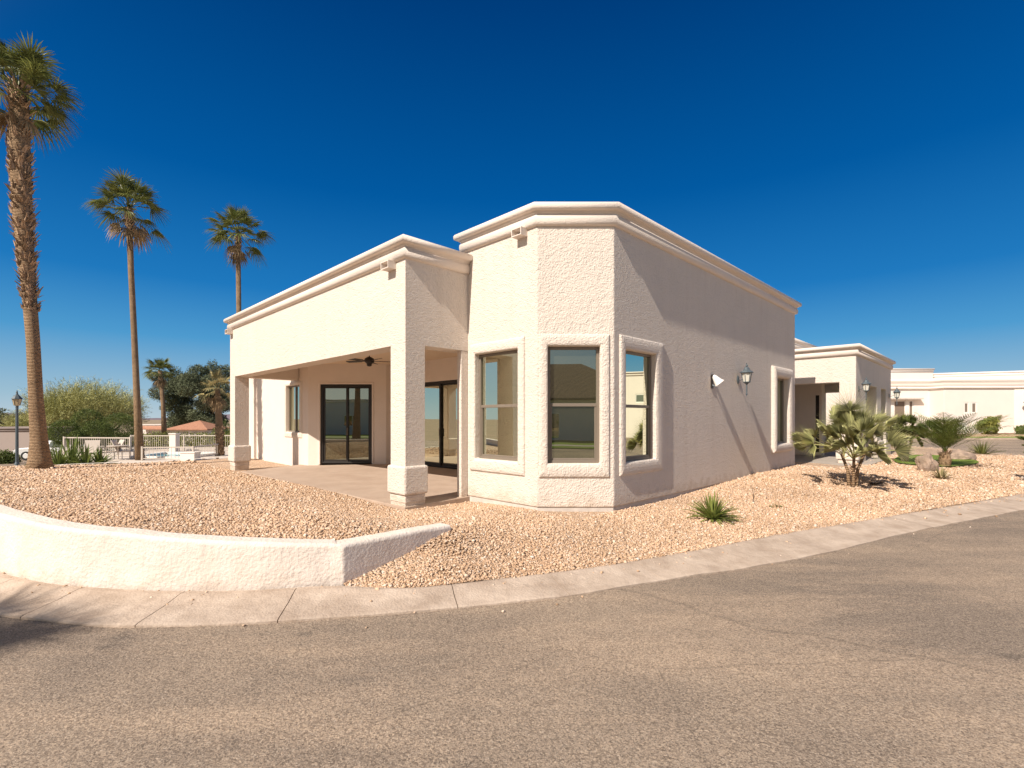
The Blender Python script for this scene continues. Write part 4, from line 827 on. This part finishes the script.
p = at(56,0,Y=37); car('parked_car','pale car parked beyond the pool deck, mostly hidden by the tallest palm trunk',(p.x,p.y,zG(p.x,p.y)+.12),R(12))
p = at(3,0,Y=31); bush('bush','low green bush beside the street at the left edge',(p.x,p.y,zG(p.x,p.y)+.1),[(0,0,.4,.7,.6,.45),(.5,0,.3,.5,.4,.35)],2200,.08,BUSH)
# street on the left going down
mb = MB(); pts = [(-60,16),(-19,17.5),(-22.5,24),(-24.5,26),(-30,36),(-38,50),(-52,60),(-90,60),(-90,20)]
def zleft(x,y): return zG(x,y)+.10
sheet('side_street', pts, lambda x,y: np.vectorize(zleft)(x,y), ASPH, 3)
# ---------------------------------------------------------------- FAR BUILDINGS
def block_house(name, label, loc, w, d, h, wallm, roof=None, wins=(), doorw=None, group=None, eave=.5, rh=1.2):
    """front face on local -y; wins: (x0,x1,z0,z1)"""
    t = thing(name, label, 'house', loc, 0, group); wl = wallrun([(-w/2,0),(w/2,0),(w/2,d),(-w/2,d)], -1, h, [(0,a+w/2,b+w/2,c,e) for a,b,c,e in wins], .2, True); wl.build('wall', wallm, t, bevel=.02)
    for a,b,c,e in wins:
        F = fr2((-w/2,0),(1,0)); window(F,a+w/2,b+w/2,c,e,offs=(0,0,0),parent=t,hung=False,fm=WHITE,fw=.09,vert=[(a+b)/2+w/2] if b-a>1 else None,depth=.06)
    if roof:
        mb = MB(); x0,x1,y0,y1 = -w/2-eave,w/2+eave,-eave,d+eave; r_ = min(w,d)/2; rx = max(0,w/2-r_); 
        mb.add([(x0,y0,h),(x1,y0,h),(x1,y1,h),(x0,y1,h),(-rx,d/2,h+rh),(rx,d/2,h+rh),(x0,y0,h-.15),(x1,y0,h-.15),(x1,y1,h-.15),(x0,y1,h-.15)],[(0,1,5,4),(1,2,5),(2,3,4,5),(3,0,4),(6,7,1,0),(7,8,2,1),(8,9,3,2),(9,6,0,3),(9,8,7,6)]); mb.build('roof', roof, t)
    else:
        sweep([(-w/2,0),(w/2,0),(w/2,d),(-w/2,d)], cornice(h+.36,1.3), True).build('cornice', wallm, t, smooth=True); mb = MB(); mb.box(-w/2+.1,w/2-.1,.1,d-.1,h-.05,h+.1); mb.build('roof', FOOT, t)
    return t
p = at(190,0,Y=72); block_house('red_roof_house','low house with a red clay tile hip roof in front of the pines',(p.x-.3,p.y,-2.4),5.2,5.5,2.45,FARSTUC,TILE,[(-2,-1,1,1.9)],rh=1.25)
p = at(150,0,Y=85); block_house('flat_roof_house','long low flat-roofed pale house left of the red roof',(p.x,p.y+3,-2.8),8.5,6,3.0,FARSTUC,None,[(-2,0,1,2.2)])
mb = MB(); p = at(150,0,Y=84.6); t = thing('tile_awning','strip of red tiles along the flat-roofed house','awning',(p.x,p.y+2.7,.05)); mb.add([(-3.7,-.6,-.25),(3.7,-.6,-.25),(3.7,.15,.25),(-3.7,.15,.25),(-3.7,-.6,-.4),(3.7,-.6,-.4),(3.7,.15,-.1),(-3.7,.15,-.1)],[(0,1,2,3),(4,5,6,7),(0,1,5,4),(1,2,6,5),(2,3,7,6),(3,0,4,7)]); mb.build('tiles', TILE, t)
p = at(8,0,Y=48); t = block_house('shaded_wall_house','low pale house with shade painted on its garage wall beyond the street lamp',(p.x-2,p.y,-2.6),10,8,2.9,mat('shaded_stucco',(.34,.28,.25),.9,.1),None,[(-3,-1,1,2)])  # pale house whose wall shade is put into the grey stucco colour
# far right houses across the road
LIGHTW = FARSTUC
def fh(px): return at(px,0,Y=42).x
fx0 = fh(884); Zb = .28
t = thing('neighbour_house','long white stepped flat-roofed house across the far road','house',(fh(950),42,Zb)); cx = fh(950)
w1 = [(fh(900)-cx,fh(904.5)-cx,1.2,2.85),(fh(907.5)-cx,fh(920)-cx,1.2,2.85),(fh(923)-cx,fh(928)-cx,1.2,2.85)]
pth = [(-10,1.5),(fh(944)-cx,1.5),(fh(944)-cx,0),(fh(1014)-cx,-.0),(13,-4.0),(22,-4.0),(22,14),(-10,14)]
H1 = [(0,a+10,b+10,c,e) for a,b,c,e in w1] + [(2,fh(964)-fh(944),fh(969)-fh(944),1.72,2.62),(2,fh(971.5)-fh(944),fh(977)-fh(944),1.72,2.62)]
wallrun(pth,-1,3.9,H1,.2,True).build('wall', LIGHTW, t, bevel=.02); sweep(pth, [(-.3,4.7),(.22,4.7),(.28,4.62),(.28,4.45),(.2,4.36),(.17,4.2),(.17,4.05),(.10,4.0),(.15,3.95),(.15,3.86),(.08,3.8),(.004,3.78),(-.3,3.78)], True).build('cornice', LIGHTW, t, smooth=True)
mb = MB(); mb.prism([(-9.9,1.6),(fh(945)-cx,1.6),(fh(945)-cx,.1),(9,.1),(21,13.9),(-9.9,13.9)],4.3,4.4); mb.build('roof', FOOT, t)
up = [(-10,4.5),(fh(978)-cx,4.5),(fh(978)-cx,12),(-10,12)]
wallrun(up,3.4,5.75,[],.2,True).build('wall', LIGHTW, t); sweep(up, cornice(5.95,.7), True).build('cornice', LIGHTW, t, smooth=True)
up2 = [(fh(980)-cx,4.5),(14,-.5),(21,-.5),(21,12),(fh(980)-cx,12)]
wallrun(up2,3.4,5.3,[],.2,True).build('wall', LIGHTW, t); sweep(up2, cornice(5.5,.7), True).build('cornice', LIGHTW, t, smooth=True)
F1 = fr2((-10,1.5),(1,0))
for a,b,c,e in w1: window(F1,a+10,b+10,c,e,offs=(0,0,0),parent=t,hung=False,fm=WHITE,fw=.09,depth=.05,pm=BLIND)
F2 = fr2((fh(944)-cx,0),(1,0))
for a,b in ((964,969),(971.5,977)): window(F2,fh(a)-fh(944),fh(b)-fh(944),1.72,2.62,offs=(0,0,0),parent=t,hung=False,fm=WHITE,fw=.09,depth=.05,pm=BLIND)
mb = MB(); fbox(mb,F1,fh(899)-cx+9.7,fh(932)-cx+10.2,-.02,.45,2.93,3.06); mb.build('window_canopy', FOOT, t)
for a in (905.8,921.3): mb = MB(); x=fh(a)-cx+10; fbox(mb,F1,x-.13,x+.13,-.02,.03,1.0,2.9); mb.build('window_post', WHITE, t)
# houses' lantern
tt = thing('wall_lantern','dark lantern on the white house across the road at the right edge','lantern',(fh(1018),41.2,Zb+2.15),0,'carriage lanterns on the white walls')
mb = MB(); mb.lathe([(.01,.75),(.05,.65),(.30,.45),(.28,.42),(.22,.40),(.12,0),(.05,-.12),(.02,-.4)],n=8); mb.build('lantern_head', GREY, tt); mb = MB(); mb.tube([(0,0,.2),(.35,.35,.3)],[.04,.04],6); mb.build('arm', GREY, tt)
# its garden: lawn, brick edging, kerb, bushes
def zf(x,y): return np.full(np.shape(x), 0.0)+.0
mb = MB(); mb.prism([(14,38.7),(75,38.7),(75,90),(14,90)], -.3, .27); tag(mb.build('far_yard', GRAV), kind='structure')
mb = MB(); mb.prism([(14,37.6),(75,37.6),(75,38.2),(14,38.2)], -.4, .06); tag(mb.build('far_kerb', KERB), kind='structure')
mb = MB(); mb.add([(14,38.2,.06),(fh(1015),38.2,.06),(fh(1015),40.0,.285),(14,40.0,.285)],[(0,1,2,3)]); tag(mb.build('far_lawn', GRASS), kind='structure')
mb = MB(); mb.prism([(fh(972),40.2),(60,38.4),(60,41.2),(fh(972),41.2)], .2, .33); tag(mb.build('brick_border', mat('brick_red',(.36,.17,.12),.9,.1,var=.3,vscale=6)), kind='structure')
p = at(988,0,Y=39.6); bush('bush','yellow-green bush against the white house across the road',(p.x,p.y,.25),[(0,0,.6,.75,.6,.6),(.2,0,1.0,.5,.5,.45),(-.3,0,.7,.5,.5,.5)],3000,.09,BUSH_Y)
p = at(995,0,Y=40.3); date_palm('date_palm','small feathery palm behind the yellow-green bush',(p.x,p.y,.3),16,1.3,LEAF_G,52,.7)
p = at(900,0,Y=39.2); bush('bush','low green bush under the wide window across the road',(p.x,p.y,.25),[(0,0,.35,1.0,.6,.4),(1.0,0,.3,.7,.5,.35)],2500,.09,BUSH)
p = at(915,0,Y=33); 
p = at(1022,0,Y=39.5); bush('bush','small dark bush at the right edge across the road',(p.x,p.y,.3),[(0,0,.35,.45,.4,.35)],1200,.08,BUSH)
p = at(966,0,Y=39.4); t = thing('garden_chair','white garden chair on the far lawn','chair',(p.x,p.y,.2)); mb=MB(); mb.box(-.3,.3,-.3,.3,.42,.47); mb.build('seat',WHITE,t); mb=MB(); mb.box(-.3,.3,.26,.31,.47,1.0); mb.build('backrest',WHITE,t)
for sx in (-.27,.27):
    for sy in (-.27,.27): mb=MB(); mb.box(sx-.025,sx+.025,sy-.025,sy+.025,0,.42); mb.build('leg',WHITE,t)
# mountains
mb = MB(); nxm = 160; rows = 8; vs = []
for j in range(rows):
    for i in range(nxm):
        x = -3600+7200*i/(nxm-1); f = j/(rows-1); h = 40*(.55+.9*noise.noise(Vector((x*.0011,3.1,0)))+.25*noise.noise(Vector((x*.006,1,0)))) * float(sstep(600,-300,x))+4
        vs.append((x, 2600+500*f+60*noise.noise(Vector((x*.01,f*3,5))), -4+max(h,3)*math.sin(f*math.pi/2)*(1+.25*noise.noise(Vector((x*.02,f*6,2))))))
mb.add(vs, [(j*nxm+i,j*nxm+i+1,(j+1)*nxm+i+1,(j+1)*nxm+i) for j in range(rows-1) for i in range(nxm-1)])
tag(mb.build('mountains', MOUNT, smooth=True), kind='structure')
# ---------------------------------------------------------------- the street behind and beside the camera (seen in the window panes, casts the shade at lower left)
block_house('tiled_house','white house with brown tile hip roof across the street, seen reflected in the bay windows',(3.0,-34,-.35),17,10,3.6,FARSTUC,TILE_B,[(-6,-4.5,1,2.4),(-1,1.5,.1,2.4),(4,5.5,1,2.4)],eave=.9,rh=3.4).rotation_euler = (0,0,math.pi)
bpy.data.objects['tiled_house'].location = (3.0,-24,-.35)
block_house('flat_house','white flat-roofed house across the street, seen reflected in the patio doors',(-19,-24,-.35),18,9,3.8,FARSTUC,None,[(-6,-4,1,2.3),(-2,0,1,2.3),(4,6,.1,2.3)]).rotation_euler = (0,0,math.pi)
mb = MB(); mb.prism([(-45,-70),(45,-70),(45,-13.8),(-45,-13.8)], -.6, -.34); tag(mb.build('front_lawn', GRASS), kind='structure')
mb = MB(); mb.prism([(-45,-17.2),(45,-17.2),(45,-15.6),(-45,-15.6)], -.5, -.332); tag(mb.build('pavement', PATHM), kind='structure')
for x,y,w in ((-8,-20.5,1.6),(-12,-20.8,1.8),(8.8,-19.8,1.2)):
    bush('bush','round green shrub on the lawn across the street, seen only in reflections',(x,y,-.35),[(0,0,.7,w*.6,w*.6,.7),(.3,0,.9,w*.4,w*.4,.5)],3500,.09,BUSH,group='shrubs across the street')
t = block_house('white_house','plain white house beyond the right edge, seen reflected in the right bay window',(40,18.5,-.38),16,9,6.0,FARSTUC,None,[(-2.6,-1.7,3.4,4.2),(-1.2,-.3,3.4,4.2)]); t.rotation_euler=(0,0,R(-62))
fan_shrub('fan_palm_shrub','fan palm shrub beside the kerb just beyond the right edge',(14.4,13.15,-.3),1.7,1.05,26,LEAF_B,77,0)
p = Vector((30,12,0)); big_tree('shade_tree','leafy tree behind the plain white house beyond the right edge',(52,27,-.4),10.5,9,6000,BUSH,78,.3)
b = Vector((-11.35,-3.1,-.35)); fan_palm('palm_tree','fan palm behind the camera that shades the lower left kerb', b, [Vector((0,0,0)),Vector((.1,0,3.5)),Vector((.1,.1,7.4))], [.32,.2,.2], 1.9, 30, 8, None, seed=90)

# ---------------------------------------------------------------- light and camera
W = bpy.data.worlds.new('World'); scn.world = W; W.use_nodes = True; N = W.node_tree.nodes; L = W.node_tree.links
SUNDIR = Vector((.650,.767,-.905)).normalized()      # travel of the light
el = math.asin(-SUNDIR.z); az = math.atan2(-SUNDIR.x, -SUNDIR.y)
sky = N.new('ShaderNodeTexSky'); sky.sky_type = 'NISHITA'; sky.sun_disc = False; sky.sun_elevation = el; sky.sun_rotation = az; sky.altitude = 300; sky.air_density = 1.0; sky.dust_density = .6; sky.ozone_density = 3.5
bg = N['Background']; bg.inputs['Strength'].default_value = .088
# polarised sky: deepest away from the sun, unseen sun side whitened to warm the shade
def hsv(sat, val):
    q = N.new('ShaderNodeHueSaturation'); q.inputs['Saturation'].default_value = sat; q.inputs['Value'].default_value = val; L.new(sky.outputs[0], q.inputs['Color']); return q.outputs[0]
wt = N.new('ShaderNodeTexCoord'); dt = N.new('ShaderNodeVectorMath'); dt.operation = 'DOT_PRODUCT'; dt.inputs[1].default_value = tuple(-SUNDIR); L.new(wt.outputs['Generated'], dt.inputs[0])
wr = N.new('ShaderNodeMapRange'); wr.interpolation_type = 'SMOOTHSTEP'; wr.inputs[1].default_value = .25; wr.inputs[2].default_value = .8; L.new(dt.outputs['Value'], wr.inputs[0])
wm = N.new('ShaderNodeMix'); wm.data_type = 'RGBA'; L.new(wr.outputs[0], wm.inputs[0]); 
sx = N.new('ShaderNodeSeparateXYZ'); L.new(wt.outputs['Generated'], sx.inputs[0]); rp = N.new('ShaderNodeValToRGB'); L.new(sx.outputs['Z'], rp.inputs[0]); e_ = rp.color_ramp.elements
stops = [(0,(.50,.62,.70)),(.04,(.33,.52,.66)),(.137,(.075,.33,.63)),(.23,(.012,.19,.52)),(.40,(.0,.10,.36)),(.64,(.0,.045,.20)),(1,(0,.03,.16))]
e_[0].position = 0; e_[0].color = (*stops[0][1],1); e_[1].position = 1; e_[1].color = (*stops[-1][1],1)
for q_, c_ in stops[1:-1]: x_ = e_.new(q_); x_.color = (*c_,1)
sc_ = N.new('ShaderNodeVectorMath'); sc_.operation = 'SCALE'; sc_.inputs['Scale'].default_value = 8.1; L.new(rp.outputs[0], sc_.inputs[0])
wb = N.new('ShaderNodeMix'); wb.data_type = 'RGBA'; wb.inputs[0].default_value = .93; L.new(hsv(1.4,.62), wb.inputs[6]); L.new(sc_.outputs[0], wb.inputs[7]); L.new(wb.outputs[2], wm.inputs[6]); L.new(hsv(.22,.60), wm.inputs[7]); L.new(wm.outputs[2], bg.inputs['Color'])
sl = bpy.data.lights.new('sun', 'SUN'); sl.energy = 4.7; sl.angle = R(.5); sl.color = (1,.90,.79); so = bpy.data.objects.new('sun', sl); COL.objects.link(so); so.rotation_euler = SUNDIR.to_track_quat('-Z','Y').to_euler()
cam = bpy.data.cameras.new('camera'); co = bpy.data.objects.new('camera', cam); COL.objects.link(co); co.location = (0,0,EYE); co.rotation_euler = (R(90),0,0)
cam.sensor_width = 36; cam.lens = FPX/1024*36; cam.shift_y = (HY-384)/1024; cam.clip_start = .05; cam.clip_end = 20000; scn.camera = co
scn.render.engine = 'CYCLES'; scn.view_settings.view_transform = 'Standard'; scn.view_settings.look = 'None'; scn.view_settings.gamma = 1; scn.view_settings.exposure = .5
